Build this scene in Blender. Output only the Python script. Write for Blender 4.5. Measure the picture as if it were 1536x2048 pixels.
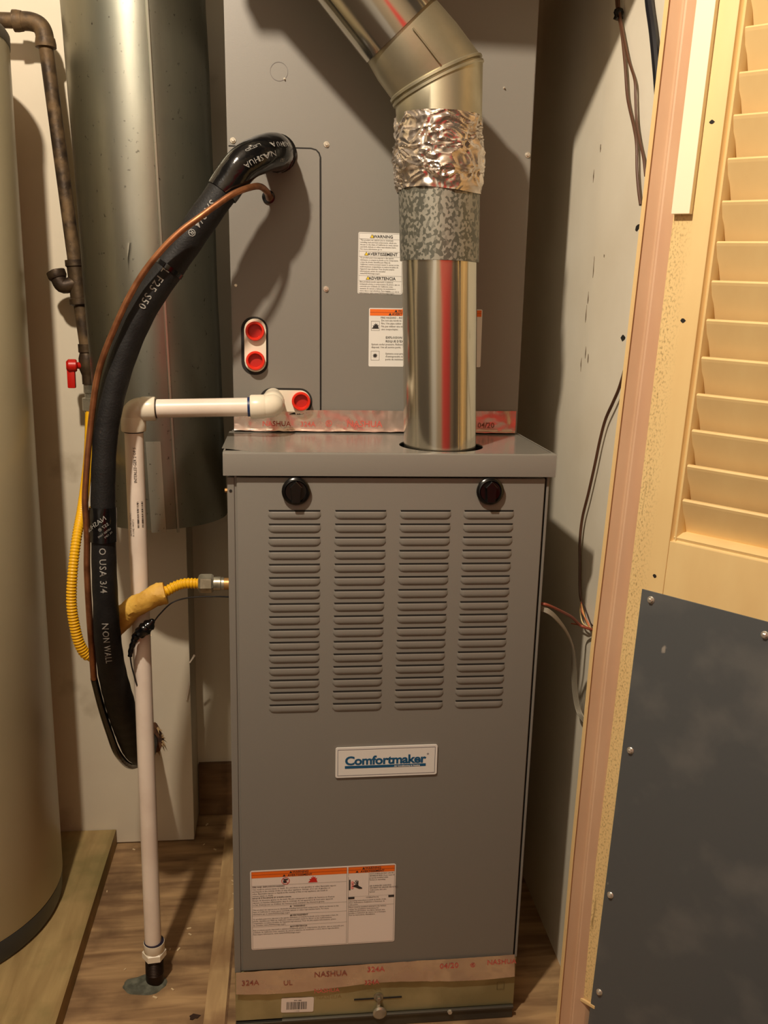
import bpy, bmesh, math, random
from math import sin, cos, pi, radians
from mathutils import Vector, Matrix, noise
random.seed(4)
S = bpy.context.scene
for o in list(bpy.data.objects): bpy.data.objects.remove(o)

# ------------------------------------------------------------ camera
CAM = Vector((-0.14336, -1.18103, 1.11734)); YAW, PITCH, ROLL, F = .113093, .228224, .025704, 1765.34
fwd = Vector((sin(YAW)*cos(PITCH), cos(YAW)*cos(PITCH), -sin(PITCH)))
r0 = Vector((cos(YAW), -sin(YAW), 0)); u0 = r0.cross(fwd)
RT = cos(ROLL)*r0 + sin(ROLL)*u0; UP = -sin(ROLL)*r0 + cos(ROLL)*u0
cd = bpy.data.cameras.new('camera'); cam = bpy.data.objects.new('camera', cd); S.collection.objects.link(cam)
cam.matrix_world = Matrix(((RT.x, UP.x, -fwd.x, CAM.x), (RT.y, UP.y, -fwd.y, CAM.y), (RT.z, UP.z, -fwd.z, CAM.z), (0, 0, 0, 1)))
cd.sensor_fit = 'VERTICAL'; cd.sensor_height = 24.0; cd.lens = F/2048*24.0; cd.clip_start = .02
S.camera = cam
# ------------------------------------------------------------ world, lights, exposure
w = bpy.data.worlds.new('world'); S.world = w; w.use_nodes = True
w.node_tree.nodes['Background'].inputs[0].default_value = (1, .8, .6, 1)
w.node_tree.nodes['Background'].inputs[1].default_value = .008
def point(name, loc, power, radius, col):
    l = bpy.data.lights.new(name, 'POINT'); l.energy = power; l.shadow_soft_size = radius; l.color = col
    o = bpy.data.objects.new(name, l); o.location = loc; S.collection.objects.link(o); return o
LAMP = Vector((-.51, -.80, 2.12))
point('bulb_light', LAMP, 100, .03, (1, .86, .69))
S.view_settings.view_transform = 'Standard'; S.view_settings.look = 'None'; S.view_settings.gamma = 1
S.view_settings.use_curve_mapping = False; S.view_settings.exposure = 0.0

# ------------------------------------------------------------ helpers
def ray(px, py): return fwd + RT*((px-768)/F) - UP*((py-1024)/F)
def onplane(px, py, n, d):
    n = Vector(n); v = ray(px, py); return CAM + v*((d - n.dot(CAM))/n.dot(v))
def aY(px, py, y): return onplane(px, py, (0, 1, 0), y)
def aX(px, py, x): return onplane(px, py, (1, 0, 0), x)
def aZ(px, py, z): return onplane(px, py, (0, 0, 1), z)
def depth(p): return (p-CAM).dot(fwd)

def lin(c):
    return tuple((x/12.92 if x <= .04045 else ((x+.055)/1.055)**2.4) for x in [v/255 for v in c]) + (1,)
MATS = {}
def mat(name, col, rough=.5, metal=0., col2=None, scale=20., detail=4., stretch=(1, 1, 1), bump=0., bscale=None,
        kind='noise', lo=.4, hi=.6, emit=0, rough2=None, coat=0, spec=None):
    if name in MATS: return MATS[name]
    m = bpy.data.materials.new(name); m.use_nodes = True; nt = m.node_tree; b = nt.nodes['Principled BSDF']
    b.inputs['Base Color'].default_value = lin(col); b.inputs['Roughness'].default_value = rough
    b.inputs['Metallic'].default_value = metal
    if coat: b.inputs['Coat Weight'].default_value = coat
    if spec is not None: b.inputs['Specular IOR Level'].default_value = spec
    if emit:
        b.inputs['Emission Color'].default_value = lin(col); b.inputs['Emission Strength'].default_value = emit
    if col2 or bump or rough2 is not None:
        tc = nt.nodes.new('ShaderNodeTexCoord'); mp = nt.nodes.new('ShaderNodeMapping'); mp.inputs['Scale'].default_value = stretch
        nt.links.new(tc.outputs['Object'], mp.inputs[0])
        def tex(sc):
            if kind == 'voronoi':
                t = nt.nodes.new('ShaderNodeTexVoronoi'); t.inputs['Scale'].default_value = sc
                nt.links.new(mp.outputs[0], t.inputs['Vector'])
                sp = nt.nodes.new('ShaderNodeSeparateColor'); nt.links.new(t.outputs['Color'], sp.inputs[0]); return sp.outputs[0]
            t = nt.nodes.new('ShaderNodeTexNoise'); t.inputs['Scale'].default_value = sc; t.inputs['Detail'].default_value = detail
            nt.links.new(mp.outputs[0], t.inputs['Vector']); return t.outputs['Fac']
        f = tex(scale)
        if col2:
            r = nt.nodes.new('ShaderNodeValToRGB'); r.color_ramp.elements[0].position = lo; r.color_ramp.elements[1].position = hi
            r.color_ramp.elements[0].color = lin(col); r.color_ramp.elements[1].color = lin(col2)
            nt.links.new(f, r.inputs[0]); nt.links.new(r.outputs[0], b.inputs['Base Color'])
        if rough2 is not None:
            mr = nt.nodes.new('ShaderNodeMapRange'); mr.inputs[1].default_value = lo; mr.inputs[2].default_value = hi
            mr.inputs[3].default_value = rough; mr.inputs[4].default_value = rough2
            nt.links.new(f, mr.inputs[0]); nt.links.new(mr.outputs[0], b.inputs['Roughness'])
        if bump:
            bp = nt.nodes.new('ShaderNodeBump'); bp.inputs['Strength'].default_value = bump; bp.inputs['Distance'].default_value = .002
            nt.links.new(tex(bscale) if bscale else f, bp.inputs['Height']); nt.links.new(bp.outputs[0], b.inputs['Normal'])
    MATS[name] = m; return m

def speckle(m, col, scale, thr, mask=None, stretch=(1, 1, 1), soft=.03):
    """adds worn spots of another colour; mask = (axis, from, to, feather) in object space limits where"""
    nt = m.node_tree; b = nt.nodes['Principled BSDF']; bi = b.inputs['Base Color']
    mix = nt.nodes.new('ShaderNodeMix'); mix.data_type = 'RGBA'
    if bi.links: src = bi.links[0].from_socket; nt.links.new(src, mix.inputs[6])
    else: mix.inputs[6].default_value = bi.default_value
    mix.inputs[7].default_value = lin(col)
    tc = nt.nodes.new('ShaderNodeTexCoord'); mp = nt.nodes.new('ShaderNodeMapping'); mp.inputs['Scale'].default_value = stretch
    nt.links.new(tc.outputs['Object'], mp.inputs[0])
    t = nt.nodes.new('ShaderNodeTexNoise'); t.inputs['Scale'].default_value = scale; t.inputs['Detail'].default_value = 6
    nt.links.new(mp.outputs[0], t.inputs['Vector'])
    mr = nt.nodes.new('ShaderNodeMapRange'); mr.inputs[1].default_value = thr; mr.inputs[2].default_value = thr+soft
    nt.links.new(t.outputs['Fac'], mr.inputs[0]); fac = mr.outputs[0]
    if mask:
        ax, a, c, fe = mask; sp = nt.nodes.new('ShaderNodeSeparateXYZ'); nt.links.new(tc.outputs['Object'], sp.inputs[0])
        for lo_, hi_ in ((a-fe, a+fe), (c+fe, c-fe)):
            m2 = nt.nodes.new('ShaderNodeMapRange'); m2.inputs[1].default_value = lo_; m2.inputs[2].default_value = hi_
            nt.links.new(sp.outputs[ax], m2.inputs[0])
            mu = nt.nodes.new('ShaderNodeMath'); mu.operation = 'MULTIPLY'; nt.links.new(fac, mu.inputs[0]); nt.links.new(m2.outputs[0], mu.inputs[1]); fac = mu.outputs[0]
    nt.links.new(fac, mix.inputs[0]); nt.links.new(mix.outputs[2], bi)

def link(name, me, parent=None, loc=None):
    o = bpy.data.objects.new(name, me); S.collection.objects.link(o)
    if parent: o.parent = parent
    if loc is not None: o.location = loc
    return o
def wbake(o):  # world-space mesh kept in place under its parent
    p = o.parent; M = Matrix.Identity(4)
    while p: M = p.matrix_basis @ M; p = p.parent
    o.matrix_basis = M.inverted()
def mesh(name, bm, m, parent=None, smooth=False, world=True, angle=35):
    me = bpy.data.meshes.new(name)
    bmesh.ops.recalc_face_normals(bm, faces=bm.faces[:])
    bm.to_mesh(me); bm.free()
    for x in (m if isinstance(m, (list, tuple)) else [m]): me.materials.append(x)
    if smooth:
        for p in me.polygons: p.use_smooth = True
        try: me.set_sharp_from_angle(angle=radians(angle))
        except Exception: pass
    o = link(name, me, parent)
    if world and parent: wbake(o)
    return o
def tag(o, label=None, cat=None, group=None, kind=None):
    if label: o['label'] = label
    if cat: o['category'] = cat
    if group: o['group'] = group
    if kind: o['kind'] = kind
    return o
def thing(name, label, cat, loc, group=None, mat4=None):
    o = bpy.data.objects.new(name, None); S.collection.objects.link(o); o.empty_display_size = .05
    if mat4 is not None: o.matrix_basis = mat4
    else: o.location = loc
    return tag(o, label, cat, group)

def BM(): return bmesh.new()
def box(bm, a, b, bev=0, mi=0, seg=2):
    t = bmesh.new(); bmesh.ops.create_cube(t, size=1)
    c = [(a[i]+b[i])/2 for i in range(3)]; s = [abs(b[i]-a[i]) for i in range(3)]
    for v in t.verts: v.co = Vector((c[0]+v.co.x*s[0], c[1]+v.co.y*s[1], c[2]+v.co.z*s[2]))
    if bev: bmesh.ops.bevel(t, geom=t.edges[:]+t.verts[:], offset=bev, segments=seg, affect='EDGES', profile=.6)
    join(bm, t, mi); return bm
def join(bm, t, mi=0, M=None):
    mp = {}
    for v in t.verts: mp[v] = bm.verts.new(M @ v.co if M else v.co)
    for f in t.faces:
        try: n = bm.faces.new([mp[v] for v in f.verts]); n.material_index = mi; n.smooth = f.smooth
        except ValueError: pass
    t.free()
def prism(bm, pts, axis, a, b, mi=0):
    """2D outline extruded along axis ('x','y','z') from a to b"""
    def P(p, t): return {'x': (t, p[0], p[1]), 'y': (p[0], t, p[1]), 'z': (p[0], p[1], t)}[axis]
    A = [bm.verts.new(P(p, a)) for p in pts]; B = [bm.verts.new(P(p, b)) for p in pts]; n = len(pts)
    for fs in [A, B[::-1]] + [[A[i], B[i], B[(i+1) % n], A[(i+1) % n]] for i in range(n)]:
        f = bm.faces.new(fs); f.material_index = mi
    return bm
def rrect(cx, cz, w, h, r, seg=5):
    out = []
    for sx, sz, a0 in ((1, 1, 0), (-1, 1, 90), (-1, -1, 180), (1, -1, 270)):
        for k in range(seg+1):
            a = radians(a0 + 90*k/seg); out.append((cx+sx*(w/2-r)+r*cos(a), cz+sz*(h/2-r)+r*sin(a)))
    return out
def frame_of(d):
    d = d.normalized(); a = Vector((0, 0, 1)) if abs(d.z) < .9 else Vector((1, 0, 0))
    x = a.cross(d).normalized(); return x, d.cross(x)
def rings(bm, R, cap=True, mi=0, closed=True):
    V = [[bm.verts.new(p) for p in r] for r in R]; n = len(V[0])
    for a, b in zip(V, V[1:]):
        for i in range(n if closed else n-1):
            f = bm.faces.new((a[i], a[(i+1) % n], b[(i+1) % n], b[i])); f.material_index = mi
    if cap and closed:
        for r in (V[0][::-1], V[-1]): bm.faces.new(r).material_index = mi
    return V
def catmull(P, n=8):
    """P list of vectors of any size"""
    out = []; Q = [P[0]] + list(P) + [P[-1]]
    for i in range(1, len(Q)-2):
        a, b, c, d = Q[i-1:i+3]
        for k in range(n):
            t = k/n
            out.append([.5*((2*b[j]) + (-a[j]+c[j])*t + (2*a[j]-5*b[j]+4*c[j]-d[j])*t*t + (-a[j]+3*b[j]-3*c[j]+d[j])*t**3) for j in range(len(b))])
    out.append(list(P[-1])); return out
def path_frames(P):
    T = []
    for i in range(len(P)):
        a = P[max(0, i-1)]; b = P[min(len(P)-1, i+1)]; T.append((b-a).normalized())
    x, y = frame_of(T[0]); F_ = [(x, y)]
    for i in range(1, len(P)):
        q = T[i-1].rotation_difference(T[i]); x = q @ x; y = q @ y; F_.append((x.copy(), y.copy()))
    return T, F_
def sweep(bm, P, rad, seg=16, cap=True, mi=0, arc=None, off=0):
    """tube through world points P; rad number / list / f(i)"""
    P = [Vector(p) for p in P]; T, F_ = path_frames(P); R = []
    for i, p in enumerate(P):
        r = rad(i) if callable(rad) else (rad[i] if isinstance(rad, (list, tuple)) else rad)
        x, y = F_[i]
        R.append([p + (x*cos(2*pi*k/seg) + y*sin(2*pi*k/seg))*r for k in range(seg)])
    return rings(bm, R, cap, mi)
def cyl(bm, a, b, r, r2=None, seg=24, mi=0, cap=True):
    a, b = Vector(a), Vector(b); x, y = frame_of(b-a); r2 = r if r2 is None else r2
    return rings(bm, [[p + (x*cos(2*pi*k/seg)+y*sin(2*pi*k/seg))*q for k in range(seg)] for p, q in ((a, r), (b, r2))], cap, mi)
def lathe(bm, a, d, prof, seg=28, mi=0, cap=True, rot=0):
    """prof: (dist along d, radius)"""
    a = Vector(a); d = Vector(d).normalized(); x, y = frame_of(d)
    return rings(bm, [[a + d*t + (x*cos(rot+2*pi*k/seg)+y*sin(rot+2*pi*k/seg))*max(q, 1e-5) for k in range(seg)] for t, q in prof], cap, mi)
def pxpath(pts, n=8):
    """(px,py,Y[,width px]) -> smooth points and radii"""
    rows = []
    for p in pts:
        v = aY(p[0], p[1], p[2]); rows.append([v.x, v.y, v.z, (p[3]/2*depth(v)/F if len(p) > 3 else 0)])
    c = catmull(rows, n); return [Vector(q[:3]) for q in c], [q[3] for q in c]
def resample(P, step, R=None):
    L = [0]
    for a, b in zip(P, P[1:]): L.append(L[-1]+(b-a).length)
    n = int(L[-1]/step); out = []; ro = []; j = 0
    for i in range(n+1):
        s = i*L[-1]/n
        while j < len(L)-2 and L[j+1] < s: j += 1
        t = (s-L[j])/max(1e-9, L[j+1]-L[j]); out.append(P[j].lerp(P[j+1], t))
        if R: ro.append(R[j]+(R[j+1]-R[j])*t)
    return (out, ro) if R else out

FC = {}
def textmesh(s, size, bold=0., align='LEFT', res=2, spacing=1., italic=0.):
    key = (s, size, bold, align, res, spacing, italic)
    if key in FC: return FC[key]
    c = bpy.data.curves.new('lettering', 'FONT'); c.body = s; c.size = size; c.offset = bold; c.resolution_u = res
    c.align_x = align; c.space_character = spacing; c.shear = italic
    o = bpy.data.objects.new('lettering', c); S.collection.objects.link(o)
    bpy.context.view_layer.update()
    me = bpy.data.meshes.new_from_object(o.evaluated_get(bpy.context.evaluated_depsgraph_get()))
    vs = [tuple(v.co) for v in me.vertices]; fs = [tuple(p.vertices) for p in me.polygons]
    bpy.data.objects.remove(o); bpy.data.curves.remove(c); bpy.data.meshes.remove(me)
    FC[key] = (vs, fs); return vs, fs
def addtext(bm, s, fn, size, mi=0, x=0, y=0, sx=1, **k):
    vs, fs = textmesh(s, size, **k); V = [bm.verts.new(fn(x+v[0]*sx, y+v[1])) for v in vs]
    for f in fs:
        try: bm.faces.new([V[i] for i in f]).material_index = mi
        except ValueError: pass
def rawmesh(name, bm, m, parent):   # no normal recalculation (flat print)
    me = bpy.data.meshes.new(name); bm.to_mesh(me); bm.free()
    for x in (m if isinstance(m, (list, tuple)) else [m]): me.materials.append(x)
    o = link(name, me, parent); wbake(o)
    if parent.name.split('.')[0] != 'brand_plate': o['kind'] = 'stuff'
    return o
def tube_wrap(P, rad, s0, view_ang=0, flip=1):
    """maps flat (x,y) onto tube surface on the camera side, starting at arc length s0"""
    L = [0]
    for a, b in zip(P, P[1:]): L.append(L[-1]+(b-a).length)
    def f(x, y):
        s = s0 + x*flip; s = min(max(s, 0), L[-1]-1e-6); j = 0
        while L[j+1] < s: j += 1
        t = (s-L[j])/(L[j+1]-L[j]); p = P[j].lerp(P[j+1], t); d = (P[j+1]-P[j]).normalized()
        v = (CAM-p); v = (v - d*v.dot(d)).normalized(); wv = v.cross(d)*flip
        r = (rad[j]+(rad[j+1]-rad[j])*t if isinstance(rad, list) else rad); a = y/r + view_ang
        return p + (v*cos(a)+wv*sin(a))*(r+.0006)
    return f

def steel_screw(parent, p, n, r=.0048, m=None, name='screw', slot=True):
    bm = BM(); n = Vector(n).normalized()
    lathe(bm, p, n, [(-.002, r*1.25), (.0006, r*1.25), (.0012, r*1.05)], 20)
    lathe(bm, p+n*.001, n, [(0, r*.78), (.0026, r*.74), (.0031, r*.55)], 6)
    return mesh(name, bm, m or M_zinc, parent)

# ------------------------------------------------------------ materials
M_grey = mat('grey_enamel', (126, 122, 114), .42, .0, bump=.05, bscale=900)
M_greydark = mat('grey_enamel_shaded', (22, 18, 15), .7)  # near-black enamel, the shade down the flue hole put into the colour
M_lid = mat('grey_enamel_gloss', (132, 128, 120), .16, 0, bump=.03, bscale=500)
M_galv = mat('galvanized_smooth', (216, 212, 200), .13, .97, (200, 194, 176), 9, 5, (1, 1, .12), bump=.05, bscale=16, rough2=.24, lo=.35, hi=.68)
M_duct = mat('galvanized_duct', (214, 210, 194), .3, .97, (176, 178, 164), 10, 6, (1, 1, .35), bump=.12, bscale=12, rough2=.42, lo=.3, hi=.7)
speckle(M_duct, (96, 92, 80), 150, .66, stretch=(1, 1, .8), soft=.1)
M_elbow = mat('galvanized_dull', (196, 190, 166), .34, .85, (168, 160, 134), 14, 6, bump=.18, bscale=22, rough2=.5, lo=.35, hi=.65)
M_spangle = mat('galvanized_spangle', (102, 102, 92), .42, .5, (154, 151, 138), 290, kind='voronoi', stretch=(1, 1, .8), lo=.4, hi=.6, rough2=.5)
M_foil = mat('aluminium_foil', (238, 228, 218), .2, .95, bump=.25, bscale=60, col2=(200, 188, 176), scale=30, rough2=.3)
M_tape = mat('foil_tape_flat', (230, 218, 206), .18, .88, bump=.25, bscale=40, col2=(220, 202, 192), scale=14, rough2=.36)
M_zinc = mat('zinc_screw', (214, 208, 194), .3, .7)
M_plenum = mat('plenum_galvanized', (182, 172, 130), .45, .55, (150, 140, 100), 8, 5, bump=.1, bscale=20, rough2=.55)
M_black = mat('black_plastic', (14, 13, 13), .22)
M_rubber = mat('black_foam_rubber', (22, 21, 21), .62, 0, (16, 15, 15), 60, bump=.25, bscale=350, spec=.35)
M_vinyl = mat('black_vinyl_tape', (12, 12, 13), .16, 0, bump=.5, bscale=45)
M_print = mat('print_light_grey', (150, 148, 142), .5)
M_copper = mat('copper_tube', (172, 116, 78), .36, .75, (120, 76, 48), 30, 4, rough2=.5)
M_copperd = mat('copper_dark', (70, 44, 30), .5, .7)
M_pvc = mat('white_pvc', (236, 222, 206), .36, 0, (226, 210, 194), 14)
M_pvcf = mat('white_pvc_fitting', (232, 222, 200), .3)
M_primer = mat('blue_primer', (22, 44, 90), .4)
M_primerd = mat('dark_purple_primer', (26, 20, 44), .4)
M_red = mat('red_plastic', (222, 44, 22), .35)
M_redin = mat('red_plastic_shaded', (176, 28, 16), .5)  # plug floor, darkened to hold the shade inside the cup
M_redh = mat('red_valve_handle', (190, 24, 14), .35)
M_iron = mat('black_iron', (62, 50, 38), .5, .45, (112, 90, 62), 34, 6, bump=.5, bscale=90, rough2=.7)
M_ironf = mat('rusty_iron_fitting', (84, 68, 48), .5, .55, (54, 42, 32), 40, 6, bump=.5, bscale=80)
M_nick = mat('nickel_fitting', (190, 184, 166), .32, .75, (140, 134, 116), 40)
M_brass = mat('brass', (186, 142, 86), .4, .6)
M_csst = mat('yellow_jacket', (226, 172, 22), .42, spec=.4)
M_wrap = mat('yellow_wrap_paper', (228, 184, 84), .6, 0, (186, 138, 44), 26, 8, (1, 1, 1), bump=1., bscale=70, lo=.35, hi=.65)
M_tank = mat('tank_enamel', (190, 180, 148), .32, 0, (182, 172, 140), 3)
M_tankbase = mat('tank_base_band', (52, 56, 62), .4)  # dark blue base ring, with the shade on it put into the colour
M_wall = mat('white_wall_paint', (220, 210, 188), .6, 0, (212, 200, 178), 6, 6, bump=.12, bscale=60, lo=.3, hi=.7)
speckle(M_wall, (150, 132, 104), 7, .68, soft=.2)
M_wallr = mat('grey_white_wall_paint', (240, 232, 212), .55, 0, (230, 220, 198), 7, 6, bump=.1, bscale=50, lo=.3, hi=.75)
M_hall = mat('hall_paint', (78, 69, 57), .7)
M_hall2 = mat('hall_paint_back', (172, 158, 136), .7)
M_trim = mat('trim_pink_beige', (214, 178, 144), .5, 0, (202, 164, 130), 24, 6, (1, 1, .25), lo=.3, hi=.7)
M_trimedge = mat('trim_yellow_edge', (232, 200, 142), .5)
M_door = mat('door_cream_paint', (240, 212, 152), .38, 0, (232, 200, 140), 20, 5, (1, 1, .3), lo=.3, hi=.7, bump=.06, bscale=60)
M_strip = mat('white_strip_paint', (250, 238, 206), .4)
M_plate = mat('blackened_steel_plate', (92, 96, 98), .5, .15, (130, 130, 127), 7, 8, lo=.5, hi=.8, rough2=.36, bump=.04, bscale=20)
speckle(M_plate, (165, 160, 150), 26, .73, stretch=(1, 1, .5))
M_white = mat('label_white', (232, 218, 206), .45)
M_whitec = mat('label_white_cool', (226, 222, 214), .45)
M_orange = mat('label_orange', (236, 110, 28), .5)
M_ink = mat('label_ink', (46, 42, 40), .6)
M_inkg = mat('label_ink_grey', (104, 98, 92), .6)
M_blue = mat('logo_blue', (24, 84, 122), .5)
M_yel = mat('label_yellow', (236, 200, 40), .5)
M_redp = mat('red_print', (200, 96, 84), .5)
M_redpd = mat('dull_red_print', (150, 84, 66), .5)
M_inkred = mat('label_red', (204, 40, 30), .5)
M_pink = mat('label_pink', (236, 150, 140), .5)
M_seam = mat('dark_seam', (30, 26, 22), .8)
M_putty = mat('grey_putty', (104, 106, 92), .8, 0, (74, 76, 64), 60, 6, bump=.8, bscale=120)
M_chip = mat('pale_wood_chip', (214, 190, 150), .7)
M_wirebr = mat('brown_wire', (84, 54, 36), .45)
M_wireblk = mat('black_cable', (20, 20, 24), .4)

def wood(name, c1, c2, c3, ax, scale, sc2=40):
    m = bpy.data.materials.new(name); m.use_nodes = True; nt = m.node_tree; b = nt.nodes['Principled BSDF']; b.inputs['Roughness'].default_value = .68
    tc = nt.nodes.new('ShaderNodeTexCoord'); mp = nt.nodes.new('ShaderNodeMapping')
    st = [1, 1, 1]; st[ax] = .12; mp.inputs['Scale'].default_value = st; nt.links.new(tc.outputs['Object'], mp.inputs[0])
    n1 = nt.nodes.new('ShaderNodeTexNoise'); n1.inputs['Scale'].default_value = sc2; n1.inputs['Detail'].default_value = 8; n1.inputs['Distortion'].default_value = .6
    n2 = nt.nodes.new('ShaderNodeTexNoise'); n2.inputs['Scale'].default_value = scale; n2.inputs['Detail'].default_value = 5
    nt.links.new(mp.outputs[0], n1.inputs['Vector']); nt.links.new(tc.outputs['Object'], n2.inputs['Vector'])
    r = nt.nodes.new('ShaderNodeValToRGB'); r.color_ramp.elements[0].position = .33; r.color_ramp.elements[1].position = .68
    r.color_ramp.elements[0].color = lin(c1); r.color_ramp.elements[1].color = lin(c2); nt.links.new(n1.outputs[0], r.inputs[0])
    mr = nt.nodes.new('ShaderNodeMapRange'); mr.inputs[1].default_value = .48; mr.inputs[2].default_value = .66; mr.inputs[4].default_value = .75
    nt.links.new(n2.outputs[0], mr.inputs[0])
    mix = nt.nodes.new('ShaderNodeMix'); mix.data_type = 'RGBA'; nt.links.new(mr.outputs[0], mix.inputs[0]); nt.links.new(r.outputs[0], mix.inputs[6])
    mix.inputs[7].default_value = lin(c3); nt.links.new(mix.outputs[2], b.inputs['Base Color'])
    bp = nt.nodes.new('ShaderNodeBump'); bp.inputs['Strength'].default_value = .25; bp.inputs['Distance'].default_value = .002
    nt.links.new(n1.outputs[0], bp.inputs['Height']); nt.links.new(bp.outputs[0], b.inputs['Normal']); return m
M_floor = wood('plywood_floor', (126, 96, 66), (186, 152, 108), (98, 72, 48), 0, 9, 44)
M_board = wood('plywood_board', (146, 120, 76), (178, 152, 102), (122, 112, 66), 1, 9, 40)
M_plank = wood('pale_wood_strip', (160, 128, 88), (194, 162, 116), (134, 100, 68), 1, 10, 60)
M_ply2 = wood('stained_plywood', (96, 68, 44), (134, 102, 68), (74, 52, 34), 0, 12, 40)

# ============================================================ SETTING
XR = .334; YB = .63; YC = .522; XC = -.338; ZC = 2.42
def struct(name, bm, m, smooth=False):
    return tag(mesh(name, bm, m, None, smooth), kind='structure')
fl = struct('floor', box(BM(), (-1.15, -.30, -.02), (XR+.03, YB+.02, 0)), M_floor)
struct('floor_hall', box(BM(), (-1.7, -1.8, -.06), (1.4, -.30, -.02)), mat('hall_floor', (84, 66, 50), .6))
struct('wall_back', box(BM(), (XC-.02, YB, 0), (XR+.05, YB+.06, ZC)), M_wall)
# boxed-out wall left of the furnace, with a ragged hole where the insulated line goes through
hole = aY(318, 1462, YC)
struct('wall_back_left', box(BM(), (-1.15, YC, .003), (XC, YB+.04, ZC), .0015), M_wall)
bm = BM(); box(bm, (XR, -.02, 0), (XR+.07, YB+.02, ZC)); wr = struct('wall_right', bm, M_wallr)
struct('wall_left', box(BM(), (-1.21, -.06, 0), (-1.15, YB+.04, ZC)), M_wall)
struct('wall_front_right', box(BM(), (XR+.07, -.03, 0), (1.4, .04, ZC)), M_hall)
struct('wall_front_left', box(BM(), (-1.7, -.06, 0), (-1.21, .04, ZC)), M_hall)
struct('wall_hall', box(BM(), (-1.7, -1.86, -.06), (1.4, -1.8, ZC)), M_hall2)
struct('wall_hall_left', box(BM(), (-1.76, -1.86, -.06), (-1.7, .04, ZC)), M_hall)
struct('wall_hall_right', box(BM(), (1.4, -1.86, -.06), (1.46, .04, ZC)), M_hall)
struct('ceiling', box(BM(), (-1.76, -1.86, ZC), (1.46, YB+.06, ZC+.05)), M_hall)
# plywood upright at the foot of the back wall
struct('baseboard_back', box(BM(), (XC+.002, YB-.012, 0), (-.20, YB, .125), .001), M_ply2)
# pale wood strip laid into the floor beside the furnace
bm = BM(); x0 = aZ(440, 1990, 0).x
box(bm, (x0-.022, -.30, -.001), (x0+.012, .60, .0016), .0006)
o = mesh('floor_strip', bm, M_plank); tag(o, kind='structure'); o.name = 'trim_1'
bm = BM(); box(bm, (x0+.0125, -.30, -.001), (x0+.0155, .60, .0006)); tag(mesh('trim_2', bm, M_ply2), kind='structure')

# marks on the right wall: two screw-anchor holes and scuffs (thin dark dents)
def wallmark(px, py, w_, h_, m, jag=.3, name='hole'):
    c = aX(px, py, XR-.0004); bm = BM(); n = 9
    pts = [(c.y+w_*cos(2*pi*k/n)*(1+random.uniform(-jag, jag)), c.z+h_*sin(2*pi*k/n)*(1+random.uniform(-jag, jag))) for k in range(n)]
    prism(bm, pts, 'x', XR-.0005, XR+.002); o = mesh(name, bm, m, wr); return o
for px, py in ((1275, 455), (1246, 676)): wallmark(px, py, .008, .004, M_seam)
M_scuff = mat('scuff_grey', (112, 96, 76), .7)
for px, py, h in ((1201, 296, .006), (1187, 352, .009), (1187, 535, .012), (1208, 512, .003), (1176, 598, .008), (1172, 628, .012), (1171, 705, .007), (1162, 728, .01), (1176, 718, .008)):
    wallmark(px, py, .0014, h, M_scuff, .5, 'scuff')

# door jamb: edge strip, jamb board, stop board (leans slightly as in the photo)
jb = bpy.data.objects.new('trim_3', None); S.collection.objects.link(jb); tag(jb, kind='structure')
JL = [(0, .284), (.32, .2855), (.645, .290), (1.1, .305), (1.49, .316), (1.639, .3205)]
def loft(name, pts, m):
    bm = BM(); rings(bm, [[Vector((x0_+p[0], p[1], z_)) for p in pts] for z_, x0_ in JL]); return mesh(name, bm, m, jb)
loft('edge_strip', [(.0125, .0), (0, -.032), (.0012, -.036), (.0036, -.0365), (.0042, -.03), (.0135, 0)], M_trimedge)
loft('jamb_board', [(.014, -.002), (.0043, -.0335), (.0205, -.036), (.0222, -.039), (.0222, -.002)], M_trim)
loft('stop_board', [(.0223, -.002), (.0223, -.0415), (.0240, -.0432), (.041, -.0460), (.062, -.046), (.062, -.002)], mat('trim_stop', (220, 184, 150), .5, 0, (208, 168, 136), 24, 6, (1, 1, .25), lo=.3, hi=.7))
struct('shade_block', box(BM(), (-.262, -.045, 1.640), (XR+.06, .0, ZC)), M_trim)   # unseen block added to shade the upper right of cabinet and wall
# ============================================================ LOUVRED DOOR (own local frame: x along the door toward us, y = away, z up, leaning)
P0 = aY(1242, 1300, -.052); dv = Vector((.687, -.727, 0)).normalized(); nv = Vector((.727, .687, 0)).normalized()
til = radians(1.6)
ex = dv*cos(til) - Vector((0, 0, 1))*sin(til); ez = dv*sin(til) + Vector((0, 0, 1))*cos(til)
DM = Matrix(((ex.x, nv.x, ez.x, P0.x), (ex.y, nv.y, ez.y, P0.y), (ex.z, nv.z, ez.z, P0.z), (0, 0, 0, 1)))
door = thing('louvred_door', 'cream painted louvred closet door standing open with a dark steel plate over its lower panel', 'door', None, mat4=DM)
DI = DM.inverted(); dn = nv.dot(P0)
def aD(px, py, off=0): q = DI @ onplane(px, py, nv, dn+off); return q
def dmesh(name, bm, m, smooth=False): 
    o = mesh(name, bm, m, door, smooth, world=False); return o
zT = 1.35; zB = aD(1165, 1995).z; W = .42
zr = aD(1339, 1082).z; xb = aD(1339, 1082).x
speckle(M_door, (170, 142, 94), 420, .5, mask=(0, -.004, .019, .010), stretch=(1, 1, .6), soft=.2)
speckle(M_door, (132, 106, 64), 90, .6, mask=(0, -.004, .010, .005), stretch=(1, 1, .12), soft=.12)
dmesh('stile', box(BM(), (0, 0, zB), (xb, .03, zT), .0015), M_door)
dmesh('stile', box(BM(), (W-.05, 0, zB), (W, .03, zT), .0015), M_door)
dmesh('bottom_rail', box(BM(), (xb+.0002, .0004, zB), (W-.0502, .03, zr), .001), M_door)
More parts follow.
